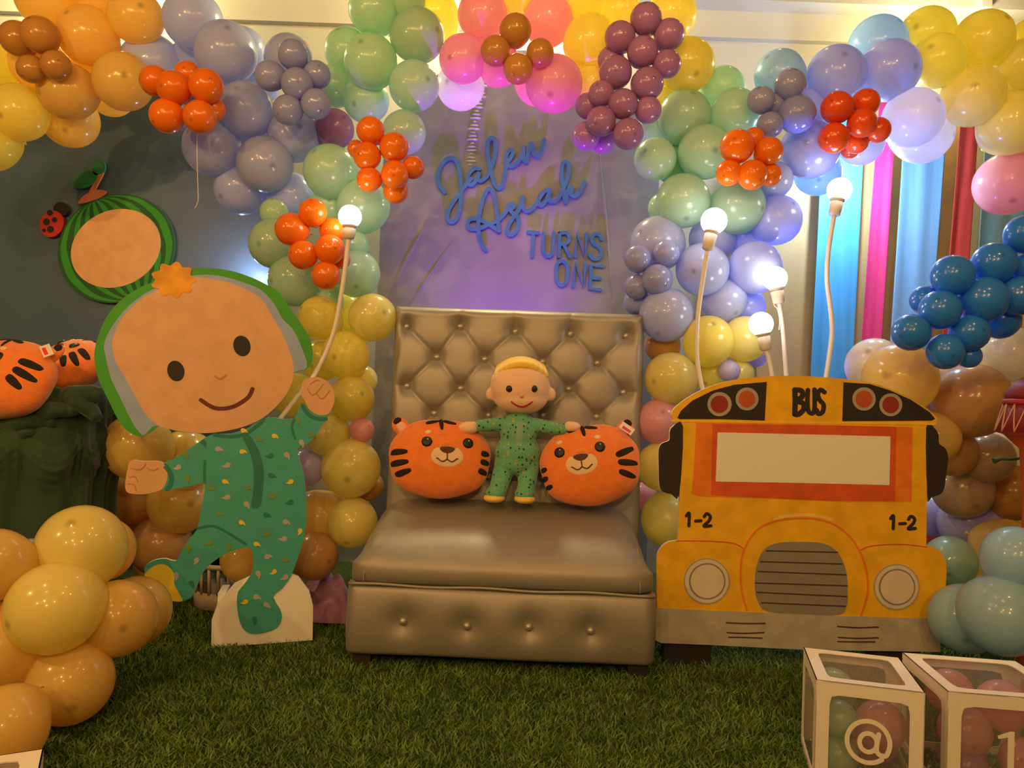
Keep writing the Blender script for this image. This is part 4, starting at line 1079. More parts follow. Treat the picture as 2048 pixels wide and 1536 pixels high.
DATA = """
# 3.30 3.5 | orange balloons of the cluster over the dusty navy panel edge
348 176 34 or|at the centre front of the orange cluster over the navy panel
412 172 34 or|at the upper arch side of the orange cluster over the navy panel
334 232 34 or|at the lower podium side of the orange cluster over the navy panel
400 234 33 or|at the lower arch side of the orange cluster, with the string hanging below
310 162 30 or|peeking out at the podium side of the orange cluster over the navy panel
376 150 27 or|on top of the orange cluster over the navy panel
424 218 26 or|behind the lower arch side of the orange cluster over the navy panel
# 3.45 3.7 | caramel balloons of the cluster at the upper corner
80 70 36 ca|front upper one of the caramel cluster in the picture corner
35 77 34 ca|at the outer edge of the caramel cluster in the picture corner
112 131 29 ca|lower inner one of the caramel cluster in the picture corner
62 138 27 ca|lowest of the caramel cluster in the picture corner
# 3.40 3.6 | dusty blue balloons of the flower between blue and mint
594 168 32 bs|in the front middle of the dusty blue flower beside the mint balloons
586 109 30 bs|on top of the dusty blue flower beside the mint balloons
540 152 30 bs|on the grey-blue side of the dusty blue flower
633 150 28 bs|on the mint side of the dusty blue flower
576 220 30 bs|at the bottom of the dusty blue flower beside the mint balloons
632 208 30 bs|under the mint side of the dusty blue flower, above the mauve one
# 3.36 3.6 | orange balloons of the cluster near the script lettering
741 261 28 or|topmost of the orange cluster near the script lettering
788 294 29 or|below the topmost, lettering side, in the orange cluster near the script
734 312 28 or|at the middle front of the orange cluster near the script lettering
790 349 28 or|lower front of the orange cluster near the script lettering
826 335 23 or|outermost toward the lettering in the orange cluster near the script
738 359 25 or|lower mint side of the orange cluster near the script lettering
791 382 25 or|lowest of the orange cluster near the script lettering
713 298 18 or|half hidden behind the orange cluster, touching the mauve one
# 3.30 3.55 | orange balloons of the cluster around the single lit bulb
660 499 30 or|large, at the lower front of the orange cluster by the lone bulb
626 425 28 or|topmost of the orange cluster by the lone bulb
583 459 33 or|outermost toward the navy panel in the orange cluster by the lone bulb
665 462 26 or|tucked behind the bulb in the orange cluster by the lone bulb
606 510 29 or|lower navy panel side of the orange cluster by the lone bulb
652 551 29 or|lowest of the orange cluster by the lone bulb
683 520 18 or|behind the bulb stem in the orange cluster by the lone bulb
# 3.45 3.7 | caramel balloons of the flower at the top of the arch
1031 60 32 ca|top petal of the caramel flower at the arch top
991 102 30 ca|mint side petal of the caramel flower at the arch top
1080 106 28 ca|yellow side petal of the caramel flower at the arch top
1036 138 30 ca|bottom petal of the caramel flower at the arch top
# 3.42 3.75 | mauve balloons of the grape-like bunch
1285 104 31 mv|front upper one of the grape bunch, below the topmost
1231 145 33 mv|front one of the grape bunch on the pink side, upper third
1294 168 33 mv|front one of the grape bunch on the yellow side, middle height
1246 208 30 mv|in the very middle of the lower grape bunch
1202 243 30 mv|front one of the grape bunch low on the lettering side
1256 268 31 mv|lowest on the mint side of the grape bunch
1292 38 32 mv|topmost of the grape bunch
1338 69 31 mv|upper yellow side of the grape bunch
1240 74 31 mv|upper pink side of the grape bunch
1222 120 27 mv|half hidden behind the pink side of the grape bunch
1334 128 28 mv|half hidden behind the yellow side of the grape bunch
1203 187 26 mv|half hidden at the waist of the grape bunch, pink side
1176 212 26 mv|outermost of the grape bunch toward the big pink one
1296 220 27 mv|half hidden at the waist of the grape bunch, mint side
1172 272 28 mv|lowest violet-lit one of the grape bunch toward the lettering
1206 280 27 mv|at the very bottom of the grape bunch
# 3.42 3.65 | dusty blue balloons of the flower at the bus end of the arch
1594 229 37 bs|large front one of the dusty blue flower above the bus
1580 170 32 bs|top petal of the dusty blue flower above the bus
1522 200 27 bs|mint side petal of the dusty blue flower above the bus
1540 250 26 bs|lowest petal of the dusty blue flower above the bus
1546 212 25 bs|hidden centre of the dusty blue flower above the bus
# 3.35 3.6 | orange balloons of the cluster over the mint balloons by the bus
1474 293 34 or|largest, upper mint side of the orange cluster nearer the lettering, above the bus
1538 302 28 or|upper blue side of the orange cluster on the mint balloons
1505 350 30 or|lower front of the orange cluster on the mint balloons
1458 346 26 or|lower mint side of the orange cluster on the mint balloons
1541 350 23 or|lower blue side, half hidden, of the orange cluster on the mint balloons
1507 277 22 or|behind the top of the orange cluster on the mint balloons
# 3.38 3.65 | orange-red balloons of the cluster above the tallest bulb
1724 246 29 rd|front centre of the orange cluster above the tallest bulb
1674 215 32 rd|upper arch side of the orange cluster above the tallest bulb
1731 206 28 rd|top of the orange cluster above the tallest bulb
1667 276 30 rd|lower arch side of the orange cluster above the tallest bulb
1756 260 25 rd|curtain side of the orange cluster above the tallest bulb
1713 283 24 rd|lower curtain side of the orange cluster above the tallest bulb
1700 299 18 rd|lowest and small in the orange cluster above the tallest bulb
# 3.50 3.75 | dusty blue balloons of the flower beside the sofa back
1314 559 31 bs|front one of the dusty blue flower beside the sofa back
1275 517 27 bs|upper lettering side petal of the dusty blue flower beside the sofa back
1333 507 27 bs|upper bus side petal of the dusty blue flower beside the sofa back
1273 574 25 bs|lower lettering side petal of the dusty blue flower beside the sofa back
1275 603 28 bs|lowest, half hidden petal of the dusty blue flower beside the sofa back
# 2.95 3.35 | deep blue balloons of the spiral by the curtain
1968 599 46 db|largest front one of the deep blue spiral
1880 620 40 db|front one at the bus end of the deep blue spiral, middle height
1905 551 41 db|upper one of the deep blue spiral, first from the bus end
1988 527 42 db|upper one of the deep blue spiral under the big pink balloon
1890 703 36 db|lowest front one of the deep blue spiral
2048 468 37 db|topmost of the deep blue spiral at the picture edge
1822 665 37 db|outermost at the bus end of the deep blue spiral
1939 665 38 db|front lower one of the deep blue spiral, above the cream ones
1850 600 29 db|half hidden behind the bus end of the deep blue spiral
2035 592 40 db|at the picture edge in the middle of the deep blue spiral
2000 640 38 db|low one of the deep blue spiral beneath its largest
1938 712 24 db|small one beneath the lowest front of the deep blue spiral
2050 535 26 db|half hidden at the picture edge in the deep blue spiral
# 3.62 4.25 | peach and yellow balloons of the arch above the navy panel
177 72 58 pe|big front one beside the caramel cluster at the arch top
272 34 53 pe|large one between the peach arch part and the grey-blue part, top edge
136 183 56 pe|front one hanging below the caramel cluster
246 163 57 pe|large one next to the first grey-blue balloon
141 240 54 pe|lowest of the peach arch part over the watermelon plaque
93 -2 58 pe|at the picture top above the caramel cluster
78 128 54 pe|behind the caramel cluster
196 132 52 pe|glowing between the two big fronts of the peach arch part
222 186 46 pe|half hidden at the lower rim of the peach arch part
205 -20 55 pe|at the picture top between the other peach ones
38 225 56 ye|lower one of the yellow pair beside the lowest peach balloon
-6 114 57 ye|at the picture edge beside the caramel cluster
-20 290 52 ye|lowest at the picture edge over the navy panel
# 3.62 4.25 | grey-blue balloons of the arch
452 105 61 bl|largest, at the top of the grey-blue arch part
303 128 59 bl|first one after the peach arch part, behind the orange cluster
386 40 58 bl|at the picture top where the grey-blue arch part begins
491 221 57 bl|front one between the orange cluster and the dusty blue flower
530 329 56 bl|lower front one of the grey-blue arch part, above the lone bulb cluster
424 295 57 bl|hanging below the orange cluster over the navy panel
588 272 52 bl|between the dusty blue flower and the mauve one
485 100 45 bl|half hidden behind the largest grey-blue one, flower side
577 116 47 bl|behind the top of the dusty blue flower
482 378 52 bl|lowest of the grey-blue arch part over the navy panel
582 392 47 bl|lowest grey-blue one touching the mint column
395 105 45 bl|deep shaded one behind the orange cluster top
518 160 45 bl|deep shaded one behind the dusty blue flower
369 236 25 bl|small glimpse beneath the orange cluster over the navy panel
668 258 40 mv|single plum one between grey-blue and mint
# 3.60 4.25 | mint green balloons of the arch beside the lettering
741 123 54 gr|front one at the upper bend of the mint arch part
835 71 54 gr|front one next to the first pink balloon
745 20 48 gr|at the picture top of the mint arch part, blue side
828 172 50 gr|lower one touching the satin panel, under the mint fronts
661 343 54 gr|front one beneath the mauve balloon
727 412 53 gr|just behind the lone bulb, lettering side
732 200 46 gr|in the middle of the mint arch part above the orange cluster
695 102 46 gr|upper blue side of the mint arch part
808 265 44 gr|behind the orange cluster near the script lettering
672 172 42 gr|half hidden beside the dusty blue flower
815 5 36 gr|bright one at the picture top by the glowing yellow
548 487 50 gr|outermost over the navy panel, navy side of the lone bulb cluster
590 560 53 gr|low one over the navy panel edge, under the lone bulb cluster
712 547 48 gr|low one at the satin panel edge, beyond the bulb stem
660 415 42 gr|half hidden between the two lower orange clusters
705 490 34 gr|half hidden behind the bulb stem
548 425 28 gr|sliver showing below the lowest grey-blue one
# 3.60 4.30 | pink and yellow balloons at the top of the arch
926 118 48 pk|between the mint part and the caramel flower
1108 168 57 pk|largest, hanging over the script lettering
965 30 50 pk|at the picture top, mint side of the caramel flower
1096 40 50 pk|at the picture top, yellow side of the caramel flower
1180 84 54 ye|front one beside the grape bunch
1240 22 42 ye|behind the top of the grape bunch
1343 30 50 ye|beyond the topmost grape balloon
1375 130 54 ye|beyond the grape bunch, above the mint ones
921 172 48 wh|hanging over the puckered seam
1000 130 42 pk|half hidden behind the caramel flower
1075 165 46 pk|half hidden beneath the caramel flower, lettering side
870 30 50 ye|glowing one at the picture top beside the mint ones
1035 -15 44 ye|glowing one at the picture top above the caramel flower
1165 5 42 ye|glowing one at the picture top beside the grape bunch
1182 168 40 ye|half hidden between the big pink one and the grape bunch
# 3.60 4.25 | mint green balloons of the arch on the bus side
1410 304 54 gr|front one beside the orange cluster on the mint part above the bus
1369 233 53 gr|front one beside the grape bunch
1475 413 55 gr|low one behind the second bulb, bus side
1366 402 54 gr|low one behind the second bulb, sofa side
1470 225 48 gr|upper one beside the dusty blue flower above the bus
1445 178 45 gr|topmost of the mint part above the bus
1310 318 42 gr|lower rim one over the satin panel, under the grape bunch
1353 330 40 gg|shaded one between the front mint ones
1310 260 40 gr|half hidden behind the lowest grape balloons
1325 415 29 gr|half hidden above the blue column beside the sofa
1330 185 36 ye|half hidden greenish one between grape bunch and mint
# 3.60 4.35 | lavender blue balloons of the arch above the bus
1778 141 60 bl|large front one beside the bright yellow ones
1672 150 58 bl|behind the top of the orange cluster above the tallest bulb
1620 298 58 bl|large one between the two orange clusters above the bus
1756 90 57 lb|upper one between lavender and yellow, against the cream wall
1560 150 50 lb|upper one behind the dusty blue flower above the bus
1548 360 37 bl|below the orange cluster on the mint part
1635 345 46 lb|brightly lit by the tallest bulb
1722 285 45 wh|glowing one just under the orange cluster above the tallest bulb
1605 225 46 bl|shaded one between the dusty blue flower and the large lavender
1826 235 58 wh|big one glowing above the curtain strips
1845 268 58 wh|lowest glowing one above the hot pink curtain strip
# 3.60 4.35 | yellow balloons at the curtain end of the arch
1876 122 53 ye|front one of the yellow group above the curtain
1945 192 60 py|lower front one above the red curtain strip
1854 70 54 ye|topmost bright one of the yellow group above the curtain
1966 80 57 ye|bright upper one next to the room corner
2045 130 50 py|at the picture edge in the yellow group
2022 246 62 py|low one at the picture edge above the pink balloon
2055 75 35 ye|half hidden at the picture edge top
2032 292 30 pe|half hidden between the yellow group and the pink balloon
2013 368 61 pk|big single one over the grey-green curtain strip
2052 318 34 pk|half hidden at the picture edge above the big pink one
# 3.55 4.25 | lavender blue balloons of the column beside the bus
1405 539 53 bl|in the middle of the lavender column, behind the second bulb stem
1332 630 54 bl|lowest of the lavender column, touching the sofa back
1315 487 55 bl|upper one of the lavender column behind the dusty blue flower
1510 535 53 bl|beside the third bulb
1553 440 50 bl|outermost over the beige panel in the lavender column
1448 600 46 bl|low one of the lavender column above the yellow ones
1425 478 47 bl|half hidden below the second bulb
1492 472 45 bl|shaded one of the lavender column under the mint pair
1495 612 36 bl|half hidden beneath the one beside the third bulb
# 3.52 4.25 | pastel balloons of the column behind the bus
1417 682 51 ye|brightest of the column between sofa and bus
1342 757 53 py|beside the sofa back, above the pink one
1490 678 46 py|behind the lowest bulb
1458 742 22 li|small one just over the bus roof
1320 933 48 py|beside the bus mirror, touching the sofa
1338 1040 56 py|lowest beside the bus, over the sofa seat
1318 843 45 pk|beside the sofa back at the bus roof corner
1325 690 36 tn|half hidden below the lowest lavender balloon
1480 748 28 py|peeping over the bus roof behind the small lilac one
1512 712 22 li|small one under the lowest bulb
1425 748 40 ye|half hidden behind the bus roof
# 3.55 4.25 | yellow balloons of the column behind the painted child
640 636 44 ye|beside the green hood of the child board
745 635 48 py|touching the top corner of the sofa back
692 710 48 ye|in front of the satin panel edge, behind the bulb stem
703 797 46 ye|beside the raised fist of the child board
702 936 59 py|largest, beside the tiger pillow and sofa
655 868 45 py|just below the raised fist of the child board
725 760 30 py|half hidden at the satin edge above the fist
724 860 25 pk|small glimpse at the satin edge beside the sofa
610 937 38 li|half hidden beside the shoulder of the child board
590 790 45 ye|behind the chin of the child board
655 600 32 gr|half hidden where mint turns to yellow
690 628 42 ye|half hidden behind the bulb stem, upper column
645 720 42 ye|half hidden beside the ear of the green hood
705 1046 50 py|low one behind the sofa arm end
738 972 30 ca|half hidden against the sofa seat
632 1040 60 pe|round one beside the hip of the child board
# 3.48 4.25 | peach balloons of the pile behind the painted child
276 893 67 pe|beneath the green hood, above the open hand
370 920 60 pe|behind the arm of the child board
360 1005 62 pe|behind the body of the child board
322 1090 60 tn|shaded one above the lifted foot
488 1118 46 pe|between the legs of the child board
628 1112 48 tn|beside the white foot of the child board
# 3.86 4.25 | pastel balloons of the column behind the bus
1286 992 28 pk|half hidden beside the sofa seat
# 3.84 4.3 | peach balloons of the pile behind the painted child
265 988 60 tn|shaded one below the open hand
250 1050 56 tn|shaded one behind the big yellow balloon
# 3.45 3.9 | peach balloons of the pile behind the painted child
312 1130 42 pe|directly behind the lifted yellow sole
# 2.04 2.1 | pastel balloons of the garland by the lower picture corner
5 1460 84 pe|lowest one in the picture corner above the white box
# 2.30 2.75 | pastel balloons of the garland by the lower picture corner
109 1216 90 py|lower of the two big ones in front of the podium
163 1096 85 py|upper of the two big ones in front of the podium
0 1298 93 pe|big front one at the picture edge
236 1236 75 pe|beside the lower big yellow one, over the grass
140 1364 82 pe|lowest front one resting near the grass
-12 1130 72 pe|upper one at the picture edge beside the podium
272 1222 68 pe|half hidden at the tip of the garland, toward the lifted sole
205 1098 62 pe|half hidden behind the upper big yellow one
62 1115 38 li|small glimpse between podium and garland
# 2.75 3.05 | pastel balloons of the garland beside the bus
2005 1230 80 lb|largest one low beside the bus, above the clear boxes
1930 1237 68 lb|low one touching the bus bumper
2030 1115 62 lb|upper one at the picture edge beside the bus wing
# 3.34 4.1 | pastel balloons of the pile behind the bus
1900 1122 50 gr|green one just behind the bus wing
1945 1175 60 ye|between the bus wing and the pale blue ones
2012 1098 60 pe|behind the upper pale blue one beside the bus wing
1800 758 72 pe|largest, rising behind the bus roof
1944 801 74 tn|broad one below the deep blue spiral
1749 732 56 cr|behind the bus roof beside the sky blue strip
1868 874 50 pe|at the bus mirror, upper one
2018 706 54 cr|upper one behind the deep blue spiral
2026 764 46 cr|at the picture edge below the deep blue spiral
1885 752 36 cr|half hidden under the lowest deep blue balloon
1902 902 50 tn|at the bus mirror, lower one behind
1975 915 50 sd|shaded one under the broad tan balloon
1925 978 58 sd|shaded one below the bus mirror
2022 985 56 ca|dark one at the picture edge under the red drum
1940 1046 60 li|dim one above the bus wing
1862 1030 42 li|half hidden directly behind the bus side
2004 892 44 cr|dim one under the edge of the red drum
"""
prof = []
for i in range(21):
    t = math.pi * i / 20
    r, z = math.sin(t), -math.cos(t)
    if z < 0:
        k_ = -z
        r *= 1 - 0.10 * k_ * k_ * k_
        z *= 1 + 0.16 * k_ * k_
    prof.append((r if i not in (0, 20) else 0.0, z))
prof = [(0.05, -1.27), (0.075, -1.255), (0.03, -1.21), (0.035, -1.165)] + prof[1:]
q = MB(); q.lathe(prof, 32)
bal0 = q.build('balloon', BM['pe'], None, True)
BME = bal0.data
bpy.data.objects.remove(bal0)
items = []
y0 = y1 = 3.5; grp = ''
for line in DATA.strip().split('\n'):
    if line.startswith('#'):
        a_, grp = line[1:].split('|'); y0, y1 = map(float, a_.split()); grp = grp.strip(); continue
    a_, tail = line.split('|')
    x, y, r, c = a_.split()
    items.append(dict(x=float(x), y=float(y), r=float(r), c=c, t=tail.strip(), y0=y0, y1=y1, g=grp))
placed = []
KEEP = 0.80
for it in items:
    d = ray(it['x'], it['y'])
    Y = max([it['y0']] + [o['p'].y + 0.015 for o in items if 'p' in o and o['g'] == it['g'] and math.hypot(o['x'] - it['x'], o['y'] - it['y']) < 0.9 * (o['r'] + it['r'])])
    best = None
    while True:
        t = Y / d.y
        c = CAM + d * t
        R = it['r'] * t
        bad = 0.0
        for (pc, pr) in placed:
            dd = (c - pc).length
            m_ = (R + pr) * KEEP
            if dd < m_:
                bad += (m_ - dd)
        if best is None or bad < best[0] - 1e-6:
            best = (bad, c, R)
        if bad == 0 or Y >= it['y1']:
            break
        Y += 0.012
    it['p'], it['R'] = best[1], best[2]
    placed.append((best[1], best[2]))
for it in items:
    nb = [o for o in items if abs(o['x'] - it['x']) + abs(o['y'] - it['y']) < 3.2 * it['r'] and o['g'] == it['g']]
    mx_ = sum(o['x'] for o in nb) / len(nb); my_ = sum(o['y'] for o in nb) / len(nb)
    v = Vector(((it['x'] - mx_) / it['r'] * 0.7, -0.75, -(it['y'] - my_) / it['r'] * 0.7)) + Vector((random.uniform(-.35, .35), 0, random.uniform(-.35, .35)))
    o = bpy.data.objects.new('balloon', BME)
    COL.objects.link(o)
    o.material_slots[0].link = 'OBJECT'
    o.material_slots[0].material = BM[it['c']]
    o.location = it['p']
    o.rotation_mode = 'QUATERNION'
    o.rotation_quaternion = v.normalized().to_track_quat('Z', 'Y')
    R = it['R']
    o.scale = (R, R, R)
    o['label'] = BC[it['c']][0] + ' balloon ' + it['t']
    o['category'] = 'balloon'
    o['group'] = it['g']
# ------------------------------------------------------------------ lit bulbs on bent stems
BULB = glow_mat('lit_bulb', (1.0, 0.96, 0.88), 14.0)
SOCK = mat('white_plastic', (0.72, 0.66, 0.58), 0.45)
STEM = mat('white_conduit', (0.80, 0.74, 0.68), 0.5)
def bulb_stem(label, pts, Y, sock, bpos, rpx):
    o = P(pts[0][0], pts[0][1], Y)
    root = empty('bulb_stem', None, (o.x, o.y, 0))
    L = lambda p: P(p[0], p[1], Y) - Vector((o.x, o.y, 0))
    sp_ = [Vector(p) for p in spline([tuple(L(p)) for p in pts], 6)]
    k = Y / F
    if sp_[0].z > 0.02:
        sp_ = [Vector((sp_[0].x, sp_[0].y, 0.0))] + sp_
    q = MB(); q.tube(sp_, 4.6 * k, 12); q.build('stem', STEM, root, True)
    b_, s_ = L(bpos), L(sock)
    ax = (b_ - s_).normalized()
    rm = Matrix.Translation(s_) @ ax.to_track_quat('Z', 'Y').to_matrix().to_4x4()
    ln = (b_ - s_).length
    R = rpx * k
    q = MB(); q.m = rm; q.lathe([(0.005, -0.004), (9 * k, 0), (11.5 * k, 0.006), (13 * k, ln - R * 0.86 - 0.012), (11 * k, ln - R * 0.86 - 0.010), (11 * k, ln - R * .86 - 0.006), (14 * k, ln - R * .86 - 0.004), (15.5 * k, ln - R * 0.70)], 22)
    q.build('socket', SOCK, root, True)
    q = MB(); q.m = rm @ Matrix.Translation((0, 0, ln)); q.lathe([(R * math.sin(math.pi - t) if t > 0.0 else 0, R * -math.cos(math.pi - t) * -1 if False else R * math.cos(math.pi - t)) for t in [0.62 + (math.pi - 0.62) * i / 16 for i in range(17)]], 28)
    q.build('bulb', BULB, root, True)
    tag(root, label, 'lamp', 'lit bulbs on white bent stems')
    return root
bulb_stem('lit round bulb on a white stem held by the painted child board', [(560, 838), (585, 806), (630, 748), (665, 672), (683, 585), (692, 520), (697, 478)], 3.24, (698, 478), (700, 433), 23)
bulb_stem('lit bulb on a tall white stem at the sofa end of the bus roof', [(1408, 790), (1397, 740), (1393, 690), (1396, 630), (1404, 570), (1414, 503)], 3.30, (1415, 500), (1428, 442), 26)
bulb_stem('lit bulb on the tallest stem, in front of the sky blue curtain strip', [(1646, 790), (1658, 715), (1664, 660), (1660, 610), (1654, 560), (1657, 500), (1668, 432)], 3.42, (1668, 432), (1679, 380), 24)
bulb_stem('lit bulb on a short stem behind the bus, upper of the short pair', [(1575, 790), (1571, 730), (1566, 660), (1559, 606)], 3.36, (1558, 606), (1550, 557), 24)
bulb_stem('lit bulb on the shortest stem just above the bus roof', [(1548, 790), (1543, 745), (1537, 715), (1532, 702)], 3.26, (1532, 700), (1522, 648), 24)
# loose white wire tied around the upper short bulb
q = MB(); q.tube([P(x, y, 3.32) for x, y in spline([(1543, 585), (1546, 600), (1549, 612), (1555, 618), (1559, 640), (1558, 660)], 5)], 0.0016, 6)
tag(q.build('tie_wire', STEM), 'thin white wire end hanging from the upper short bulb', 'wire')
# ribbon string below the orange cluster
q = MB(); q.tube([P(x, y, 3.42) for x, y in spline([(395, 225), (394, 300), (396, 380), (396, 402), (390, 416)], 6)], 0.0016, 6)
tag(q.build('balloon_string', mat('white_ribbon', (0.80, 0.76, 0.70), 0.5)), 'thin white string hanging in front of the navy panel', 'string')

# ------------------------------------------------------------------ podium under a dark green cloth
GCL = mat('dark_green_cloth', (0.020, 0.055, 0.028), 0.8, noise=0.2, nscale=6, bump=0.1, bscale=200, sheen=0.3)
pc = P(40, 800, 3.42)
pod = empty('draped_podium', None, (pc.x - 0.06, 3.36, 0))
RXp, RYp, HT = 0.46, 0.27, P(60, 800, 3.2).z + 0.03
def pod_fn(u, v):
    a = 2 * math.pi * u
    z = HT * (1 - v)
    e = 4
    c, s_ = math.cos(a), math.sin(a)
    qd = (abs(c) ** e + abs(s_) ** e) ** (-1 / e)
    f = 0.018 * math.sin(a * 15 + 1.2 * math.sin(v * 3)) + 0.010 * math.sin(a * 27 + v * 2)
    f *= 0.25 + 0.9 * v
    # gathered swags of cloth
    ph = (a * 6 / math.pi) % 1.0
    sag = 0.20 + 0.10 * math.sin(math.pi * ph)
    dsw = (v - sag) / 0.055
    f += 0.034 * math.exp(-dsw * dsw) * (0.5 + 0.5 * math.sin(math.pi * ph)) + 0.006 * math.exp(-dsw * dsw * .4) * math.sin((v - sag) * 170)
    pin = min(ph, 1 - ph)
    f += 0.020 * math.exp(-(pin / 0.10) ** 2) * math.exp(-((v - 0.27) / 0.10) ** 2) * (1 + 0.4 * math.sin(a * 90))
    f += 0.05 * ss(0.55, 1.0, v)
    return ((RXp * qd + f) * c, (RYp * qd + f) * s_, z)
q = MB(); q.grid(pod_fn, 320, 90); q.build('cloth_skirt', GCL, pod, True)
def top_fn(u, v):
    a = 2 * math.pi * u
    e = 4
    c, s_ = math.cos(a), math.sin(a)
    qd = (abs(c) ** e + abs(s_) ** e) ** (-1 / e)
    r = 1 - v
    w_ = 0.022 * math.sin(9 * a + 5 * r) * r + 0.018 * math.sin(5 * a - 7 * r) * r
    roll = 0.05 * math.exp(-((r - 0.93) / 0.09) ** 2)
    return ((RXp * qd * (r * 1.04) + w_ * .5) * c, (RYp * qd * (r * 1.04) + w_ * .5) * s_, HT - 0.02 + roll + w_ * 0.7 - (0.10 * ss(0.97, 1.0, r)))
q = MB(); q.grid(top_fn, 120, 30); q.build('cloth_top', GCL, pod, True)
# rolled bunches of spare cloth over the rim
for (px0, py0, px1, py1, rr, Y) in ((95, 815, 205, 790, 0.045, 3.16), (120, 792, 195, 838, 0.035, 3.15), (-10, 858, 112, 842, 0.040, 3.10), (60, 840, 150, 822, 0.034, 3.11), (20, 880, 90, 868, .022, 3.10)):
    q = MB()
    a_, b_ = P(px0, py0, Y) - pod.location, P(px1, py1, Y + 0.03) - pod.location
    n_ = 16
    q.tube([a_.lerp(b_, i / n_) + Vector((0, 0.01 * math.sin(i * 0.6), 0.02 * math.sin(math.pi * i / n_))) for i in range(n_ + 1)], rr, 12, [rr * (0.55 + 0.45 * math.sin(math.pi * (i + 1.5) / (n_ + 3))) * (1 + 0.05 * math.sin(i * 1.1)) for i in range(n_ + 1)])
    q.build('cloth_fold', GCL, pod, True)
tag(pod, 'podium draped in gathered dark green cloth beneath the tiger pillows', 'podium')

# ------------------------------------------------------------------ white clear-sided boxes
FILM = film_mat('clear_film')
CARD = mat('white_card', (0.86, 0.80, 0.72), 0.7)
def clear_box(label, loc, yaw, W_, D_, H_, glyph=None):
    root = empty('clear_box', Matrix.Translation(loc) @ Matrix.Rotation(math.radians(yaw), 4, 'Z'))
    t = 0.003
    faces = {'front': (Matrix.Translation((0, -D_ / 2, H_ / 2)) @ Matrix.Rotation(math.pi / 2, 4, 'X'), W_, H_),
             'back': (Matrix.Translation((0, D_ / 2, H_ / 2)) @ Matrix.Rotation(math.pi, 4, 'Z') @ Matrix.Rotation(math.pi / 2, 4, 'X'), W_, H_),
             'side': (Matrix.Translation((-W_ / 2, 0, H_ / 2)) @ Matrix.Rotation(-math.pi / 2, 4, 'Z') @ Matrix.Rotation(math.pi / 2, 4, 'X'), D_, H_),
             'side2': (Matrix.Translation((W_ / 2, 0, H_ / 2)) @ Matrix.Rotation(math.pi / 2, 4, 'Z') @ Matrix.Rotation(math.pi / 2, 4, 'X'), D_, H_),
             'top': (Matrix.Translation((0, 0, H_)), W_, D_)}
    for nm, (m_, fw_, fh_) in faces.items():
        bw = 0.036
        out, inn = [], []
        for k in range(48):
            a = 2 * math.pi * k / 48
            c, s_ = math.cos(a), math.sin(a)
            t1 = 1 / max(abs(c), abs(s_))
            out.append((fw_ / 2 * t1 * c, fh_ / 2 * t1 * s_))
            e = 14
            t2 = (abs(c) ** e + abs(s_) ** e) ** (-1 / e)
            inn.append(((fw_ / 2 - bw) * t2 * c, (fh_ / 2 - bw) * t2 * s_))
        q = MB(); q.m = m_; q.ring(out, inn, -t, 0.0)
        fr = q.build('card_frame', CARD, root)
        q = MB(); q.m = m_; q.plate(inn, -t - 0.0012, -t - 0.0006); q.build('film_window', FILM, fr)
        if nm == 'front' and glyph:
            q = MB(); q.m = m_
            for s_ in glyph:
                if s_[0] == 'p': q.plate(s_[1], -t, -t + 0.0012)
                else: q.stroke(s_[1], s_[2], -t, -t + 0.0012, 6, s_[3])
            q.build('letter', CARD, root)
    q = MB(); q.box((-W_ / 2, -D_ / 2, 0.002), (W_ / 2, D_ / 2, 0.005)); q.build('box_floor', CARD, root)
    tag(root, label, 'box', 'white boxes with clear windows')
    return root
big = [(0.054 * math.cos(math.radians(d_)), 0.056 * math.sin(math.radians(d_))) for d_ in list(range(310, 110, -12)) + list(range(110, -42, -12))]
big += [(0.034, -0.032), (0.024, -0.026), (0.021, -0.010), (0.026, 0.024)]
at_glyph = [('s', big, 0.0120, False), ('s', [(0.000 + 0.022 * math.cos(math.radians(d_)), 0.025 * math.sin(math.radians(d_)) - 0.002) for d_ in range(0, 360, 30)], 0.0120, True)]
one_glyph = [('p', [(-0.010, -0.062), (0.006, -0.062), (0.006, 0.058), (-0.004, 0.058), (-0.036, 0.044), (-0.034, 0.036), (-0.010, 0.042)])]
HB = 0.305
# front upper edges measured in the photo
bx1 = clear_box('white clear-sided box with an @ sign on its front', (1.045, 2.262, 0), -14.5, 0.275, 0.30, HB, at_glyph)
bx2 = clear_box('white clear-sided box with the figure one, at the picture edge', (1.395, 2.24, 0), -7.5, 0.33, 0.33, HB, one_glyph)
p_ = P(193, 1512, 1.56)
bx3 = clear_box('white clear-sided box corner at the lower picture edge by the peach balloons', (p_.x - 0.19, 1.50 - 0.10, 0), 27, 0.29, 0.29, 0.30)
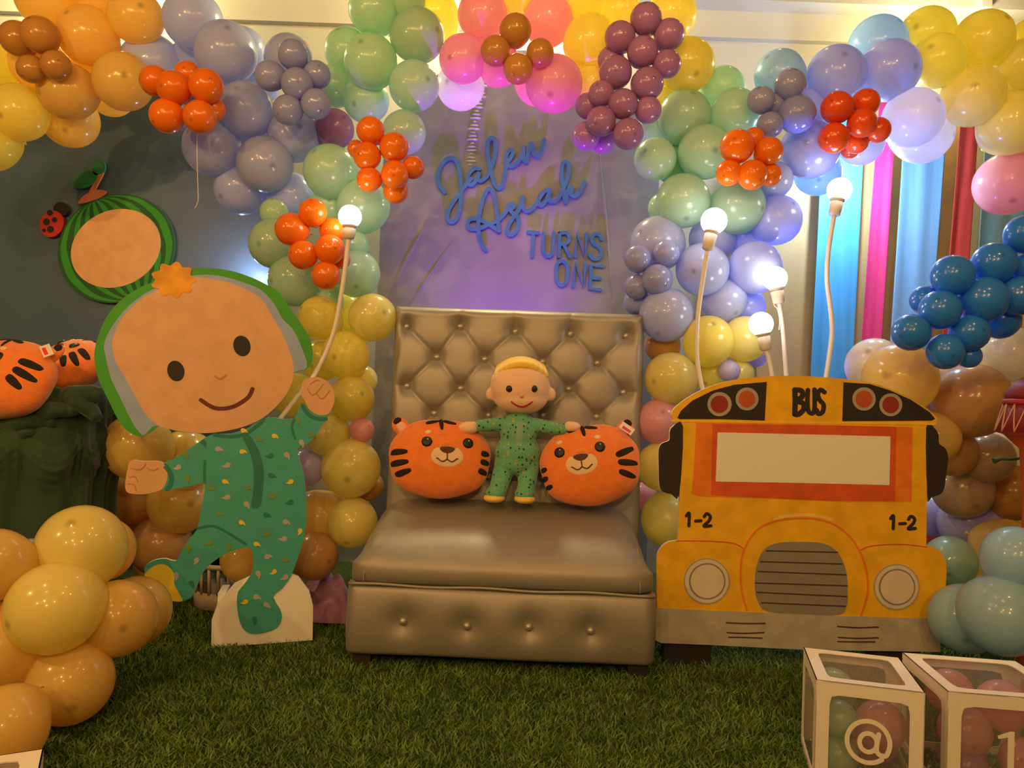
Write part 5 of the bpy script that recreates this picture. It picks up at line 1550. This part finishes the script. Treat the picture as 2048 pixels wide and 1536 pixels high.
# lid edge of the @ box springing open on the grass side
def in_box(root, spec, grp):
    for (x, y, z, r, c, lab) in spec:
        o = bpy.data.objects.new('balloon', BME); COL.objects.link(o)
        o.material_slots[0].link = 'OBJECT'; o.material_slots[0].material = BM[c]
        o.location = root.matrix_world @ Vector((x, y, z))
        o.rotation_mode = 'QUATERNION'; o.rotation_quaternion = Vector((random.uniform(-1, 1), -0.6, random.uniform(-.6, 1))).normalized().to_track_quat('Z', 'Y')
        o.scale = (r, r, r)
        o['label'] = BC[c][0] + ' balloon ' + lab; o['category'] = 'balloon'; o['group'] = grp
bpy.context.view_layer.update()
in_box(bx1, [(-0.062, 0.045, 0.215, 0.064, 'gr', 'on top inside the box with the @ sign'), (-0.068, -0.070, 0.075, 0.060, 'gr', 'at the bottom inside the box with the @ sign'),
             (0.050, -0.045, 0.165, 0.068, 'pk', 'behind the @ sign inside the first clear box'), (0.062, 0.075, 0.072, 0.062, 'pk', 'low at the back inside the box with the @ sign'), (-0.066, -0.082, 0.182, 0.050, 'gr', 'in the upper grass side corner of the box with the @ sign')], 'balloons inside the box with the @ sign')
in_box(bx2, [(-0.075, -0.060, 0.165, 0.070, 'pk', 'behind the upper window of the box with the figure one'), (0.06, 0.02, 0.215, 0.072, 'pk', 'highest inside the box with the figure one'),
             (0.075, -0.085, 0.10, 0.066, 'pk', 'behind the figure one'), (-0.060, 0.075, 0.225, 0.066, 'pk', 'under the top window at the back of the box with the figure one'), (-0.075, -0.065, 0.068, 0.062, 'mv', 'at the bottom of the box with the figure one')], 'balloons inside the box with the figure one')

# ------------------------------------------------------------------ white plastic basket behind the child board
PLAS = mat('cream_plastic', (0.55, 0.44, 0.36), 0.5)
o = P(462, 1190, 3.75)
bk = empty('plastic_basket', None, (o.x, o.y, 0.0))
q = MB(); q.lathe([(0.0, 0.015), (0.150, 0.015), (0.165, 0.02), (0.172, 0.10), (0.166, 0.10), (0.158, 0.03), (0.0, 0.028)], 36); q.build('bowl', PLAS, bk, True)
for k in range(24):
    a = 2 * math.pi * k / 24
    q = MB(); q.tube([(0.169 * math.cos(a), 0.169 * math.sin(a), 0.095), (0.178 * math.cos(a), 0.178 * math.sin(a), 0.225)], 0.008, 8); q.build('rib', PLAS, bk, True)
q = MB(); q.lathe([(0.172, 0.215), (0.188, 0.215), (0.190, 0.235), (0.172, 0.235), (0.172, 0.215)], 36); q.build('rim', PLAS, bk, True)
tag(bk, 'slotted cream plastic basket on the grass behind the child board', 'basket')
# crumpled violet cloth on the floor behind the sofa end
VIO = mat('violet_cloth', (0.34, 0.16, 0.30), 0.7, noise=0.15, nscale=8, sheen=0.3)
o = P(655, 1160, 3.62)
def vc(u, v):
    x = (u - .5) * 0.42; y = (v - .5) * 0.30
    e = max(0, 1 - (2 * u - 1) ** 4) * max(0, 1 - (2 * v - 1) ** 4)
    return (x, y, 0.02 + e * (0.13 + 0.035 * math.sin(u * 11 + v * 4) + 0.03 * math.sin(v * 13 - u * 5) + 0.014 * math.sin(u * 31 + v * 17)))
q = MB(); q.grid(vc, 50, 40); v_ = q.build('crumpled_cloth', VIO, None, True); v_.location = (o.x, o.y, 0.0)
tag(v_, 'crumpled violet cloth on the floor between child board and sofa', 'cloth')

# ------------------------------------------------------------------ red drum-shaped stand at the picture edge
RED = mat('dark_red_card', (0.22, 0.02, 0.02), 0.6); RED2 = mat('red_trim', (0.42, 0.03, 0.05), 0.5); ORC = mat('orange_card', (0.62, 0.10, 0.015), 0.6); PALE = mat('pale_cord', (0.55, 0.30, 0.22), 0.6)
YD = 2.86
kd_ = YD / F
o = P(2092, 840, YD)
dr = empty('drum_stand', None, (o.x, o.y, 0))
z = lambda py: P(2092, py, YD).z
q = MB(); q.lathe([(88 * kd_, z(868)), (70 * kd_, z(806))], 40); q.build('drum_band', RED, dr, True)
q = MB(); q.lathe([(72 * kd_, z(811)), (75 * kd_, z(809)), (75 * kd_, z(801)), (70 * kd_, z(800))], 40); q.build('drum_rim', RED2, dr, True)
q = MB(); q.lathe([(0.02, 0.0), (0.16, 0.0), (0.14, 0.03), (40 * kd_, 0.10), (36 * kd_, z(1010)), (44 * kd_, z(900)), (72 * kd_, z(872)), (89 * kd_, z(867))], 40); q.build('drum_foot', ORC, dr, True)
q = MB(); q.lathe([(70 * kd_, z(800)), (72 * kd_, z(790)), (58 * kd_, z(770)), (40 * kd_, z(755)), (0.0, z(748))], 32); q.build('drum_lid', RED, dr, True)
n_ = 18
for k in range(n_):
    a0 = 2 * math.pi * k / n_
    for sg in (-1, 1):
        a1 = a0 + sg * math.pi / n_
        pts = []
        for i in range(6):
            t = i / 5
            a = a0 + (a1 - a0) * t
            r = (87 + (71 - 87) * t) * kd_ + 0.002
            pts.append((r * math.cos(a), r * math.sin(a), z(866) + (z(810) - z(866)) * t))
        q = MB(); q.tube(pts, 0.0028, 6); q.build('zigzag_cord', PALE, dr, True)
tag(dr, 'dark red drum with pale zigzag cords on an orange foot', 'drum')
q = MB()
pr_ = [P(x, y, 2.98) for x, y in spline([(1988, 922), (2002, 918), (2020, 919), (2045, 916)], 5)]
q.tube(pr_, 0.006, 8, [0.012 - 0.007 * min(1, i / 6) for i in range(len(pr_))])
tag(q.build('green_strap', mat('dark_green_strap', (0.03, 0.10, 0.05), 0.6)), 'dark green strap above the dark balloon by the drum', 'strap')
